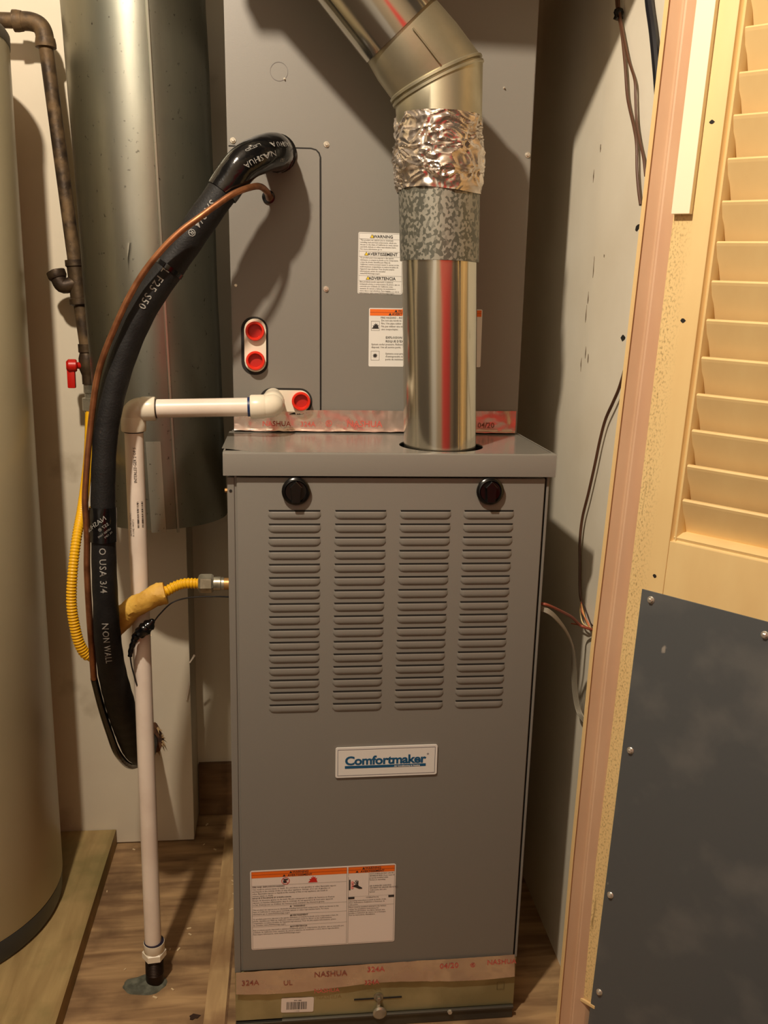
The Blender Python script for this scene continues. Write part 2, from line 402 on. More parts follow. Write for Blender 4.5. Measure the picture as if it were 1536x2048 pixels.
# bead moulding round the louvre opening
bm = BM(); bb = .012
prism(bm, [(xb, .002), (xb+.001, .006), (xb+.0035, .0085), (xb+.004, .004), (xb+.0075, .002), (xb+bb, .012), (xb+bb, .028), (xb, .028)], 'z', zr, zT)
dmesh('bead', bm, M_door, True)
bm = BM(); prism(bm, [(.001, zr), (.004, zr+.002), (.0025, zr+.006), (.012, zr+bb), (.028, zr+bb), (.028, zr)], 'x', xb+.004, W-.05); dmesh('bead', bm, M_door, True)
# slats: top edge forward, face leaning back under it
tops = [1004, 935, 864, 791, 717, 641, 563, 484, 402, 316, 228, 142, 50]
xs = [1357+7, 1377, 1386, 1393, 1404, 1414, 1423.5, 1435, 1446, 1459, 1472, 1484, 1496]
me = None; xl = xb+.010
zz = [aD(xx+20, yy+20*.1, .0).z for xx, yy in zip(xs, tops)]
pitch = (zz[-1]-zz[0])/(len(zz)-1)
for k in range(len(zz)+2):
    z = zz[k] if k < len(zz) else zz[-1]+pitch*(k-len(zz)+1)
    if me is None:
        bm = BM(); prism(bm, [(-.0005, 0), (.0015, .0022), (.0055, .0026), (.0075, .0012), (.0295, -.050), (.0285, -.054), (.0245, -.0535), (.0225, -.0505), (.0008, -.0035)], 'x', xl, W-.052)
        o = dmesh('slat', bm, M_door); me = o.data
    else: o = link('slat', me, door)
    o.location = (0, .001, z)
# steel kick plate
pl0 = aD(1284, 1178, -.002); plz = pl0.z
bm = BM(); box(bm, (pl0.x, -.002, -.85), (W-.004, -.0002, plz), .0004); dmesh('kick_plate', bm, M_plate)
for px, py in ((1302, 1200), (1530, 1270), (1261, 1501), (1221, 1790), (1199, 1984)):
    q = aD(px, py, -.002); bm = BM(); n = Vector((0, -1, 0)); q.y = -.002
    lathe(bm, q, n, [(-.001, .0052), (.0006, .0052), (.0014, .0044)], 20); lathe(bm, q+n*.001, n, [(0, .0036), (.003, .0034), (.0036, .0024)], 6)
    dmesh('screw', bm, M_zinc)
for px, py in ((1424, 244), (1366, 641), (1310, 1152)):
    q = aD(px, py); bm = BM(); n = 8
    prism(bm, [(q.x+.0030*cos(k*2*pi/n)*random.uniform(.6, 1.3), q.z+.0030*sin(k*2*pi/n)*random.uniform(.6, 1.2)) for k in range(n)], 'y', -.0003, .002)
    dmesh('nail_hole', bm, M_seam)
# short white strip fixed to the upper stile
a = aD(1342, 428, -.010); b = aD(1379, 424, -.010)
bm = BM(); box(bm, (a.x, -.010, a.z), (b.x, -.0001, zT), .0008); o = dmesh('stop_strip', bm, M_strip); o['label'] = 'short white wood strip on the upper stile'
# chipped wood piece at foot of the stile
bm = BM(); box(bm, (.000, -.003, zB-.006), (.028, .02, zB-.0003), .001); dmesh('chipped_end', bm, M_trimedge)

# ============================================================ FURNACE
ZT = .8935; LH = .0315; ZB = .112; ZL = ZT+LH; HW = .2225; YCO = .196
fur = thing('gas_furnace', 'grey enamelled gas furnace with louvred front door under the vent pipe', 'furnace', (0, .3, ZB))
bm = BM(); t = .0012; YE = .60
box(bm, (-HW, 0.012, ZB), (HW, YE, ZT-.001), .001)
mesh('cabinet', bm, M_grey, fur)
bm = BM()   # folded front flanges either side of the door
box(bm, (-HW, -.002, ZB), (-HW+.0095, .0125, ZT-.004), .0012); mesh('side_flange', bm, M_grey, fur); bm = BM(); box(bm, (HW-.0035, -.001, ZB), (HW, .0125, ZT-.002), .0008)
mesh('side_flange', bm, M_grey, fur)
bm = BM(); box(bm, (-HW+.0096, -.0, ZB+.002), (-HW+.0125, .0121, ZT-.002), 0); mesh('door_return', bm, M_grey, fur); bm = BM(); box(bm, (HW-.0065, .004, ZB+.002), (HW-.0036, .0121, ZT-.002), 0)
mesh('door_gap', bm, M_seam, fur)
dp = mesh('door_panel', box(BM(), (-HW+.0125, -.004, ZB+.004), (HW-.0068, .012, ZT-.0035), .0022, seg=3), M_grey, fur, True)
# lid: top sheet with rolled front lip, round flue hole
fc = aZ(882, 891, ZL); FR = .0605
bm = BM(); n = 48
outer = [(-.227, -.009), (.227, -.009), (.2245, YCO+.02), (-.2245, YCO+.02)]
op = []
for k in range(n):
    a = 2*pi*k/n; d = Vector((cos(a), sin(a))); ts = []
    if d.x > 0: ts.append((.2265-fc.x-.004)/d.x)
    if d.x < 0: ts.append((-.2265-fc.x-.004)/d.x)
    if d.y > 0: ts.append((YCO+.02-fc.y-.006)/d.y)
    if d.y < 0: ts.append((-.0075-fc.y-.0)/d.y)
    tt = min(x for x in ts if x > 0); op.append((fc.x+.0+d.x*tt, fc.y+d.y*tt))
lo_ = [bm.verts.new((fc.x+FR*cos(2*pi*k/n), fc.y+FR*sin(2*pi*k/n)*.98, ZL-.002)) for k in range(n)]
hi_ = [bm.verts.new((fc.x+FR*cos(2*pi*k/n), fc.y+FR*sin(2*pi*k/n)*.98, ZL)) for k in range(n)]
ou = [bm.verts.new((p[0], p[1], ZL)) for p in op]
for k in range(n):
    j = (k+1) % n; bm.faces.new((lo_[k], lo_[j], hi_[j], hi_[k])); bm.faces.new((hi_[k], hi_[j], ou[j], ou[k]))
mesh('lid_top', bm, M_lid, fur, True)
bm = BM()
prism(bm, [(-.0085, ZL-.0001), (-.0100, ZL-.0010), (-.0108, ZL-.003), (-.0110, ZT), (-.008, ZT-.0004), (-.0065, ZT+.001), (-.006, ZL-.0025), (.004, ZL-.0026), (.004, ZL-.0001)], 'x', -.2272, .2272)
box(bm, (-.2272, .004, ZT), (-.2250, YCO+.01, ZL-.0002)); box(bm, (.2250, .004, ZT), (.2272, YCO+.01, ZL-.0002))
mesh('lid_rim', bm, M_grey, fur, True)
mesh('lid_back', box(BM(), (-.226, YCO+.005, ZT-.001), (.226, YE, ZL-.003)), M_grey, fur)
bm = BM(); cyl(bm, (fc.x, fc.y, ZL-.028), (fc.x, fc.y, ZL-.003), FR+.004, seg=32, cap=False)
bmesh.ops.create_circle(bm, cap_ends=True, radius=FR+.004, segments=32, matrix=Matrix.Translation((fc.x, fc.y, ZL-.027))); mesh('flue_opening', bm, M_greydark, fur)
# louvres, one shared mesh
cols = [(535, 644), (668, 774), (798, 903), (926, 1030)]
FP = -.0042
zt_, zb_ = aY(780, 1024, FP).z, aY(780, 1407, FP).z
cw = .0715; lou = None
for ci, (xa, xb2) in enumerate(cols):
    X = aY((xa+xb2)/2, 1024, FP).x; Xb = aY({0: 588, 1: 714.5, 2: 838, 3: 957.5}[ci], 1405, FP).x
    X = (X+Xb)/2
    for r in range(16):
        z = zt_ + (zb_-zt_)*r/15
        if lou is None:
            bm = BM(); NX = 22; hh = .0105; V = []
            PR = [(-.015, .35), (-.05, .62), (0, .80), (.12, .90), (.3, .985), (.5, 1.0), (.68, .9), (.84, .58), (1, 0)]
            for v, prof in PR:
                row = []
                for i in range(NX):
                    u = i/(NX-1); x = (u-.5)*cw; e = min(u, 1-u)*cw/.009; s = min(1, e); s = (1-(1-s)**2)**.5 if s < 1 else 1
                    row.append(bm.verts.new((x, -.0021*s*prof - .0001, -v*hh*(.55+.45*s))))
                V.append(row)
            NZ = len(PR)
            for j in range(NZ-1):
                for i in range(NX-1): bm.faces.new((V[j][i], V[j+1][i], V[j+1][i+1], V[j][i+1]))
            # dark strip painted for the shade in the opening over the hood lip
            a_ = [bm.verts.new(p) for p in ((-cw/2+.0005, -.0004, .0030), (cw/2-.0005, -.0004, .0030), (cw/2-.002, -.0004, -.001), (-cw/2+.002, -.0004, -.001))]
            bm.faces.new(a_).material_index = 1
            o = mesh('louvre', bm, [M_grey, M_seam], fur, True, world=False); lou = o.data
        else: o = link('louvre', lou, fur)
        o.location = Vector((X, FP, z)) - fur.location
# knobs
def knob(px, py):
    c = aY(px, py, -.014); c.y = -.004; r = .0192
    k = bpy.data.objects.new('door_knob', None); S.collection.objects.link(k); k.parent = fur; k.location = c - fur.location
    bm = BM(); lathe(bm, c, (0, -1, 0), [(0, r*.96), (.003, r), (.006, r), (.0078, r*.9), (.0085, r*.8), (.0068, r*.72), (.0065, .001)], 40); mesh('knob_disc', bm, M_black, k, True)
    bm = BM(); s = r/20
    prism(bm, [(c.x+x*s, c.z+z*s) for x, z in ((-6, -15), (6, -15), (6, 6), (9.5, 6), (0, 16), (-9.5, 6), (-6, 6))], 'y', c.y-.0145, c.y-.006)
    bmesh.ops.bevel(bm, geom=bm.edges[:], offset=.0008, segments=1, affect='EDGES'); mesh('knob_grip', bm, M_black, k, True)
knob(592, 984); knob(982, 984)
bm = BM(); lathe(bm, Vector((-HW+.0045, -.0022, aY(464, 981, 0).z)), (0, -1, 0), [(-.001, .002), (.0004, .002)], 12); mesh('rivet_hole', bm, M_seam, fur)
bm = BM(); lathe(bm, Vector((-HW-.0006, .0045, aY(462, 982, 0).z)), (-1, 0, 0), [(-.001, .003), (.003, .0028)], 8); mesh('screw', bm, M_brass, fur)

# --------- flat labels: a local 2D frame on a plane
def label_frame(tl, tr, bl):
    x = (tr-tl); W_ = x.length; x.normalize(); d = (bl-tl); y = -(d - x*d.dot(x)); H_ = y.length; y.normalize(); n = x.cross(y)
    if n.dot(CAM-tl) < 0: n = -n
    def f(h): return lambda u, v: tl + x*u - y*(-v) + n*h if False else tl + x*u + y*v + n*h
    return f, W_, H_, n, x, y
def sheet(name, f, w, h, m, parent, r=.002, n=None, th=.0004, off=0.0):
    bm = BM(); pts = rrect(w/2, -h/2, w, h, r, 4); g = f(off+th); g0 = f(off)
    A = [bm.verts.new(g(*p)) for p in pts]; B = [bm.verts.new(g0(*p)) for p in pts]
    bm.faces.new(A)
    for i in range(len(A)): j = (i+1) % len(A); bm.faces.new((A[i], A[j], B[j], B[i]))
    return mesh(name, bm, m, parent)
def quad(bm, g, x0, y0, x1, y1, mi=0):
    bm.faces.new([bm.verts.new(g(*p)) for p in ((x0, y0), (x1, y0), (x1, y1), (x0, y1))]).material_index = mi
def tri(bm, g, x, y, s, mi=0):
    bm.faces.new([bm.verts.new(g(*p)) for p in ((x-s*.58, y), (x+s*.58, y), (x, y+s))]).material_index = mi
def outline(bm, g, x0, y0, x1, y1, t, mi=0):
    quad(bm, g, x0, y0, x1, y0-t, mi); quad(bm, g, x0, y1+t, x1, y1, mi); quad(bm, g, x0, y0, x0+t, y1, mi); quad(bm, g, x1-t, y0, x1, y1, mi)
def lines(bm, g, x, y, w, size, text, mi, lead=1.15, maxl=99):
    """fine print wrapped to width"""
    cw_ = size*.445; per = int(w/cw_); words = text.split(' '); row = ''; k = 0
    for wd in words + [None]:
        if wd is None or len(row)+len(wd)+1 > per:
            if row:
                addtext(bm, row, g, size, mi, x, y-size*.8-k*size*lead, res=1, bold=size*.012); k += 1
            row = wd or ''
            if k >= maxl: break
        else: row = (row+' '+wd) if row else wd
    return y-k*size*lead
EN = 'This product can expose you to chemicals including lead and lead components, which are known to the State of California to cause cancer and birth defects or other reproductive harm. For more information go to www.P65Warnings.ca.gov'
FRT = "Ce produit peut vous exposer a des agents chimiques, y compris le plomb et les composants a base de plomb, identifies par l'Etat de Californie comme pouvant causer le cancer et des malformations congenitales ou autres troubles de l'appareil reproducteur. Pour de plus amples informations, priere de consulter www.P65Warnings.ca.gov"
ES = 'Este producto puede exponerlo a quimicos incluyendo plomo y componentes de plomo, que es conocido por el Estado de California como causante de cancer y defectos de nacimiento u otros danos reproductivos. Para mayor informacion, visite www.P65Warnings.ca.gov'

# brand plate
tl, tr, bl = aY(671, 1495, -.005), aY(875, 1488, -.005), aY(670, 1555, -.005)
f, w_, h_, n, ux, uy = label_frame(tl, tr, bl)
bp = sheet('brand_plate', f, w_, h_, M_whitec, fur, .003, th=.0018, off=-.0002)
bp['label'] = 'white brand plate with blue lettering'
bm = BM(); g = f(.0019); e = .0032
outline(bm, g, e, -e, w_-e, -h_+e, .0005, 0)
s = w_/1190.   # photo crop units
vs_, _ = textmesh('Comfortmaker', .0190, .00065, 'LEFT', 4, .96); tw_ = max(v[0] for v in vs_); sxx = (w_*.80)/tw_
addtext(bm, 'Comfortmaker', g, .0190, 1, w_*.092, -h_*.575, sx=sxx, bold=.00065, res=4, spacing=.96)
quad(bm, g, w_*.092, -h_*.61, w_*.888, -h_*.70, 1)
addtext(bm, 'Air Conditioning & Heating', f(.0022), .0036, 2, w_*.575, -h_*.685, sx=.96, bold=.00009, res=2)
addtext(bm, '®', g, .0045, 0, w_*.895, -h_*.33, res=2)
rawmesh('lettering', bm, [mat('dark_blue_line', (42, 52, 88), .5), M_blue, M_whitec], bp)

# big warning label low on the door
tl, tr, bl = aY(500, 1742, FP), aY(792, 1727, FP), aY(499, 1900, FP)
f, w_, h_, n, ux, uy = label_frame(tl, tr, bl)
wl = sheet('warning_label', f, w_, h_, M_white, fur, .003)
wl['label'] = 'white bilingual warning label with orange headers'
bm = BM(); g = f(.0006); g2 = f(.0008); e = .0018; sx = w_*.665
quad(bm, g, e, -e, sx-.001, -.0125, 1); quad(bm, g, sx+.001, -e, w_-e, -.0125, 1)
for x0, x1 in ((e, sx-.001), (sx+.001, w_-e)):
    outline(bm, g2, x0, -e, x1, -h_+e, .00035, 3); quad(bm, g2, x0, -.0070, x1, -.0073, 0)
for cx in (sx/2, (sx+w_)/2):
    addtext(bm, 'WARNING', g2, .0050, 0, cx+.002, -.0064, align='CENTER', bold=.0001); addtext(bm, 'AVERTISSEMENT', g2, .0050, 0, cx+.001, -.0118, align='CENTER', bold=.0001)
    tri(bm, g2, cx-.0125, -.0064, .0038); tri(bm, g2, cx-.0225, -.0118, .0038)
# pictograms: no flammables, flame, hot surface with hand
def ring(bm, g, cx, cy, r, t, mi, n=24):
    A = [bm.verts.new(g(cx+r*cos(2*pi*k/n), cy+r*sin(2*pi*k/n))) for k in range(n)]; B = [bm.verts.new(g(cx+(r-t)*cos(2*pi*k/n), cy+(r-t)*sin(2*pi*k/n))) for k in range(n)]
    for k in range(n): j = (k+1) % n; bm.faces.new((A[k], A[j], B[j], B[k])).material_index = mi
def poly(bm, g, pts, cx, cy, s, mi):
    f_ = bm.faces.new([bm.verts.new(g(cx+x*s, cy+y*s)) for x, y in pts]); f_.material_index = mi
ring(bm, g2, sx*.36, -.0195, .0062, .0009, 4); quad(bm, g2, sx*.36-.0035, -.0185, sx*.36+.0015, -.0228, 0); quad(bm, g2, sx*.36-.0030, -.0160, sx*.36+.0035, -.0180, 0)
poly(bm, g2, [(-.9, .9), (-.78, 1), (.9, -.9), (.78, -1)], sx*.36, -.0195, .0048, 4)
FL = [(-1, -.7), (-.55, -.2), (-.75, .15), (-.3, .1), (-.35, .6), (-.05, .35), (0, .9), (.25, .4), (.5, .7), (.55, .2), (.9, .3), (.75, -.1), (1, -.7)]
for i in range(len(FL)-1): poly(bm, g2, [FL[i], FL[i+1], (0, -.7)], sx*.64, -.0192, .0072, 4)
y = -.0262; quad(bm, g2, e, y+.0006, sx-.001, y+.0003, 3)
x = e+.0012; ww = sx-.006
y = lines(bm, g2, x, y, ww, .0034, 'FIRE AND EXPLOSION HAZARD', 0, maxl=1)
y = lines(bm, g2, x, y, ww, .0033, 'Can result in serious injury or death. Do not store or use gasoline or other flammable vapors and liquids in the vicinity of this or any other appliance. Storage of or use of gasoline or other flammable vapors or liquids in the vicinity of this or any appliance can result in serious injury or death.', 3, maxl=5)
y = lines(bm, g2, x, y, ww, .0034, "RISQUE D'INCENDIE ET D'EXPLOSION", 0, maxl=1)
y = lines(bm, g2, x, y, ww, .0033, "Risque de blessures graves ou de mort. Ne pas entreposer ni utiliser de l'essence ni d'autres vapeurs ou liquides inflammables dans le voisinage de cet appareil ni de tout autre appareil. Le fait d'entreposer ou d'utiliser de l'essence peut entrainer des blessures graves.", 3, maxl=4)
for hd, tx in (('WARNING', EN), ('AVERTISSEMENT', FRT), ('ADVERTENCIA', ES)):
    quad(bm, g2, e, y-.0006, sx-.001, y-.0009, 3); y -= .0010
    addtext(bm, hd, g2, .0036, 3, sx/2, y-.0032, align='CENTER', bold=.0001, res=1); tri(bm, g2, sx/2-.013, y-.0032, .003, 3); y -= .0042
    y = lines(bm, g2, x, y, ww, .0031, tx, 3, maxl=3 if hd != 'AVERTISSEMENT' else 4)
# right column
x1 = sx+.0022; xm = sx+(w_-sx)*.44
quad(bm, g2, xm, -.0125, xm+.0003, -.0520, 3)
quad(bm, g2, x1, -.0235, x1+.0022, -.0415, 0)
for k, (px_, py_) in enumerate(((.0052, -.029), (.0058, -.033), (.0050, -.037))): poly(bm, g2, [(cos(a)*.9, sin(a)*1.2) for a in [i*pi/4 for i in range(8)]], x1+px_, py_, .0026, 5)
HD = [(-1, .1), (-.2, .25), (.2, -.15), (1, -.55), (1.05, -.9), (.2, -.85), (-.3, -.3), (-.95, -.05)]
poly(bm, g2, [(-.1, .2), (-.9, -.15), (-.95, -.3), (-.1, -.6), (.6, -1), (1.3, -1), (1.3, -.7), (.5, -.2), (.35, .3)], x1+.0115, -.0335, .0066, 0)
for a0, b0, a1, b1 in ((-.1, .2, -.62, .85), (.05, .3, -.3, 1.25), (.18, .32, .02, 1.35), (.3, .3, .35, 1.2)):
    poly(bm, g2, [(a0-.08, b0), (a0+.1, b0), (a1+.09, b1), (a1-.09, b1)], x1+.0115, -.0335, .0066, 0)
xr = xm+.0012; wr_ = w_-e-xr-.001
yy = lines(bm, g2, xr, -.0135, wr_, .0030, 'HOT SURFACE MAY CAUSE SEVERE BURNS. Door must be properly installed while furnace is operating.', 3, maxl=7)
yy = lines(bm, g2, xr, -.0345, wr_, .0030, 'LES SURFACES CHAUDES CAUSENT DE GRAVES BRULURES. Cette porte doit etre fermee', 3, maxl=6)
quad(bm, g2, x1-.001, -.0530, w_-e, -.0532, 3)
quad(bm, g2, x1-.001, -.0535, x1+.0085, -.0572, 0); quad(bm, g2, w_-e-.0090, -.0535, w_-e, -.0572, 0)
addtext(bm, 'OPERATION', g2, .0036, 3, (x1+w_)/2, -.0568, align='CENTER', res=1)
yy = lines(bm, g2, x1, -.0585, w_-x1-.003, .0030, "Operating instructions located on inside of this door. Instructions d'utilisation a l'interieur de cette porte.", 3, maxl=4)
quad(bm, g2, x1-.001, yy-.0006, w_-e, yy-.0009, 3)
yy = lines(bm, g2, x1, yy-.0012, w_-x1-.003, .0030, 'Filters must be installed external to the furnace casing. See installation instructions for additional information. Les filtres doivent etre installes a l\'exterieur du caisson de la fournaise. Voir les instructions d\'installation.', 3, maxl=8)
rawmesh('lettering', bm, [M_ink, M_orange, M_white, M_inkg, M_inkred, M_pink], wl)

# foil tape: wrinkled sheet following a grid of world points
def foil(name, rowfn, nu, nv_, parent, m, amp=.0012, seed=0, sc=60):
    """rowfn(u,v)->(point, normal)"""
    bm = BM(); V = []
    for j in range(nv_+1):
        row = []
        for i in range(nu+1):
            p, n = rowfn(i/nu, j/nv_); q = Vector((p.x*sc+seed, p.y*sc, p.z*sc*1.3))
            q.x += .8*noise.noise(q*.5); d = (1-abs(noise.noise(q))*3.2)+.6*(1-abs(noise.noise(q*2.3))*3); row.append(bm.verts.new(p+n*(.0008+max(0, amp*(d*.5+.5)))))
        V.append(row)
    for j in range(nv_):
        for i in range(nu): bm.faces.new((V[j][i], V[j][i+1], V[j+1][i+1], V[j+1][i]))
    return mesh(name, bm, m, parent, True, angle=25)
def lowtape(u, v):
    px = 472+(1029-472)*u; top = 1944+(1908-1944)*u; bot = 1988+(1950-1988)*u+(4*sin(u*9))
    p = aY(px, top+(bot-top)*v, -.0052); p.x = max(-.2228, min(.2228, p.x)); return p, Vector((0, -1, 0))
ft = foil('foil_tape', lowtape, 130, 10, fur, M_tape, .0009, 3, 34)
bm = BM()
for txt, u, v, sz, mi in (('324A', .02, .60, .0125, 0), ('UL', .17, .66, .012, 0), ('NASHUA', .28, .42, .013, 0), ('324A', .47, .40, .013, 1), ('04/20', .73, .42, .0135, 1), ('®', .84, .42, .011, 1), ('NASHUA', .90, .36, .012, 1), ('324A', .46, 1.02, .011, 1), ('NASHUA', .28, 1.10, .010, 1)):
    p, n = lowtape(u, v)
    addtext(bm, txt, lambda a, b, p=p: Vector((min(.2225, p.x+a*.99), p.y-.0022, p.z+b+a*.0)), sz, mi, bold=.0001)
rawmesh('lettering', bm, [M_redpd, M_redp], ft)

# ============================================================ RETURN PLENUM (base)
pb = thing('plenum_base', 'low galvanised sheet metal plenum box under the furnace', 'plenum', (0, .3, 0))
bm = BM(); box(bm, (-.2222, .0, .0225), (.2222, YE, ZB-.0005), .001); mesh('plenum_body', bm, M_plenum, pb)
bm = BM(); cyl(bm, (-.150, -.004, .0215), (.2205, -.004, .0215), .0035, seg=12); box(bm, (-.2222, -.004, .001), (.2205, .3, .0195), .001)
mesh('bottom_rail', bm, mat('plenum_rail_dark', (84, 82, 74), .4, .7), pb)
mesh('filter_slot', box(BM(), (aY(708, 2010, -.001).x, -.0014, .0485), (aY(803, 2010, -.001).x, 0, .0505), 0), M_seam, pb)
cb = aY(757, 2008, -.004)
bm = BM(); lathe(bm, Vector((cb.x, -.0005, .052)), (0, -1, 0), [(0, .0075), (.0015, .0075), (.0025, .005)], 24); lathe(bm, Vector((cb.x, -.002, .052)), (0, -1, 0), [(0, .0045), (.005, .0045), (.006, .003)], 6)
box(bm, (cb.x-.003, -.005, .030), (cb.x+.003, -.0005, .052), .0008)
lathe(bm, Vector((cb.x+.002, -.0015, .027)), (0, -1, 0), [(0, .0075), (.004, .011), (.006, .011), (.008, .0085)], 16)
mesh('latch_screw', bm, M_nick, pb, True)
bm = BM(); lathe(bm, Vector((aY(897, 2036, 0).x, -.007, .022)), (0, -1, 0), [(0, .004), (.003, .0036)], 6); mesh('screw', bm, M_zinc, pb)
for zz_ in (.090, .066):
    pe = aY(1000, 1985, 0); bm = BM(); g = lambda a, b, zz_=zz_: Vector((pe.x-.006+a, -.0008, zz_+b)); outline(bm, g, 0, 0, .012, -.014, .0006)
    mesh('embossed_tab', bm, mat('emboss_line', (120, 112, 84), .5, .7), pb)
tl, tr, bl = aY(563, 1996, -.0005), aY(628, 1994, -.0005), aY(563, 2025, -.0005)
f, w_, h_, n, ux, uy = label_frame(tl, tr, bl); bl_ = sheet('barcode_label', f, w_, h_, M_white, pb, .0025)
bl_['label'] = 'small white barcode sticker'
bm = BM(); g = f(.0006); x = w_*.16
while x < w_*.8:
    a_ = random.choice((.0004, .0004, .0008, .0011)); quad(bm, g, x, -h_*.28, x+a_, -h_*.80); x += a_+random.choice((.0004, .0007, .0009))
addtext(bm, 'WO 1404', g, .0028, 0, w_*.5, -h_*.22, align='CENTER', res=1, bold=.0001)
addtext(bm, '0 12345', g, .0022, 0, w_*.5, -h_*.94, align='CENTER', res=1); rawmesh('lettering', bm, M_ink, bl_)

# ============================================================ COIL CABINET
coil = thing('evaporator_coil_cabinet', 'tall plain grey metal coil cabinet standing on top of the furnace', 'cabinet', (0, .4, ZL))
CZ = 1.82
bm = BM(); XL0, XL1 = -.2235, -.2305; XR0, XR1 = .2240, .2195
A = [bm.verts.new(p) for p in ((XL0, YCO, ZL), (XR0, YCO, ZL), (XR0, YE, ZL), (XL0, YE, ZL))]
kz = (CZ-ZL)/(1.54-ZL)
B = [bm.verts.new(p) for p in ((XL0+(XL1-XL0)*kz, YCO, CZ), (XR0+(XR1-XR0)*kz, YCO, CZ), (XR0+(XR1-XR0)*kz, YE, CZ), (XL0+(XL1-XL0)*kz, YE, CZ))]
for fs in (A[::-1], B, (A[0], A[1], B[1], B[0]), (A[1], A[2], B[2], B[1]), (A[2], A[3], B[3], B[2]), (A[3], A[0], B[0], B[3])): bm.faces.new(fs)
bmesh.ops.bevel(bm, geom=bm.edges[:], offset=.0012, segments=2, affect='EDGES'); mesh('coil_casing', bm, M_grey, coil)
# access panel seam
def ribbon(bm, P, w, nrm=Vector((0, -1, 0)), h=.0005, lift=0):
    V = []
    for i, p in enumerate(P):
        d = (P[min(i+1, len(P)-1)]-P[max(i-1, 0)]).normalized(); s = d.cross(nrm).normalized()*w/2
        V.append((bm.verts.new(p-s+nrm*h), bm.verts.new(p+s+nrm*h)))
    for a_, b_ in zip(V, V[1:]): bm.faces.new((a_[0], a_[1], b_[1], b_[0]))
pp = [aY(*q, YCO) for q in ((457, 292), (540, 294.5), (622, 297))] + [aY(*q, YCO) for q in ((632, 300), (638, 306), (641, 315))] + [aY(641.5, y_, YCO) for y_ in (400, 600, 820)]
bm = BM(); ribbon(bm, pp, .0022); mesh('panel_seam', bm, M_seam, coil)
bm = BM(); prism(bm, [(p.x, p.z) for p in [aY(*q, YCO) for q in ((457, 294), (622, 299), (632, 302), (636.5, 308), (639, 317), (639.5, 820), (470, 822))]], 'y', YCO-.0022, YCO); mesh('access_panel', bm, M_grey, coil)
for px, py, r in ((466, 281, .0036), (653, 289, .0036), (1055, 310, .0034), (472, 571, .0034), (652, 578, .0036), (569, 158, .0014), (1008, 176, .0014)):
    steel_screw(coil, aY(px, py, YCO), (0, -1, 0), r)
c = aY(558, 143, YCO); bm = BM(); ring(bm, lambda a, b: Vector((a, YCO-.0004, b)), c.x, c.z, .0128, .0007, 0, 32); mesh('knockout_ring', bm, mat('grey_shadow_line', (104, 98, 94), .5), coil)
# drain port plates with red plugs
def portplate(c, w, h, plugs, hole_left=None):
    bm = BM(); prism(bm, rrect(c.x-.001, c.z-.001, w+.008, h+.008, min(w, h)/2+.003, 8), 'y', YCO-.0028, YCO-.0020); mesh('port_recess', bm, M_seam, coil)
    bm = BM(); prism(bm, rrect(c.x, c.z, w, h, min(w, h)/2-.0005, 8), 'y', YCO-.0085, YCO-.0028)
    bmesh.ops.bevel(bm, geom=[e_ for e_ in bm.edges if all(abs(v.co.y-(YCO-.0085)) < 1e-5 for v in e_.verts)], offset=.001, segments=1, affect='EDGES')
    pl = mesh('port_plate', bm, M_pvcf, coil, True)
    for px, py in plugs:
        q = aY(px, py, YCO-.009); q.y = YCO-.0085
        bm = BM(); lathe(bm, q, (0, -1, 0), [(0, .0142), (.0075, .0142), (.0085, .0134), (.0085, .0112), (.0075, .0106), (.0006, .0098)], 32, cap=False); 
        k = mesh('plug', bm, M_red, pl, True); k['label'] = 'red round plug'
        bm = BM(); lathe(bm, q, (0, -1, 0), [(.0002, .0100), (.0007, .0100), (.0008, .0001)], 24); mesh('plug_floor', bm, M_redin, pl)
c1 = (aY(489, 691, YCO-.008)+aY(532, 691, YCO-.008))/2; portplate(c1, .0325, .079, ((510, 662), (511, 721)))
c2 = (aY(524, 802, YCO-.008)+aY(622, 802, YCO-.008))/2; portplate(c2, .073, .0325, ((602, 802),))
# proposition label
tl, tr, bl = aY(717, 464, YCO), aY(807, 467, YCO), aY(713, 587, YCO)
f, w_, h_, n, ux, uy = label_frame(tl, tr, bl)
l1 = sheet('warning_label', f, w_, h_, M_whitec, coil, .002); l1['label'] = 'tilted white trilingual warning label left of the vent pipe'
bm = BM(); g = f(.0006); g2 = f(.0008); outline(bm, g, .0012, -.0012, w_-.0012, -h_+.0012, .0003, 1)
y = -.0025
for hd, tx, ml in (('WARNING', EN, 5), ('AVERTISSEMENT', FRT, 8), ('ADVERTENCIA', ES, 8)):
    addtext(bm, hd, g2, .0062, 0, w_/2+.003, y-.0052, align='CENTER', bold=.00012); a_ = {'WARNING': .0165, 'AVERTISSEMENT': .0245, 'ADVERTENCIA': .0215}[hd]
    tri(bm, g2, w_/2+.003-a_, y-.0054, .0056, 0); tri(bm, f(.0009), w_/2+.003-a_, y-.0050, .0042, 2)
    y -= .0068; quad(bm, g, .0012, y, w_-.0012, y-.0003, 1)
    y = lines(bm, g2, .0030, y-.0004, w_-.005, .0029, tx, 1, lead=1.13, maxl=ml); y -= .0012
    if hd != 'ADVERTENCIA': quad(bm, g, .0012, y, w_-.0012, y-.0003, 1)
    y -= .0006
addtext(bm, '343820-201 REV.B', g2, .0026, 1, w_-.024, -h_+.0028, res=1); rawmesh('lettering', bm, [M_ink, M_inkg, M_yel], l1)
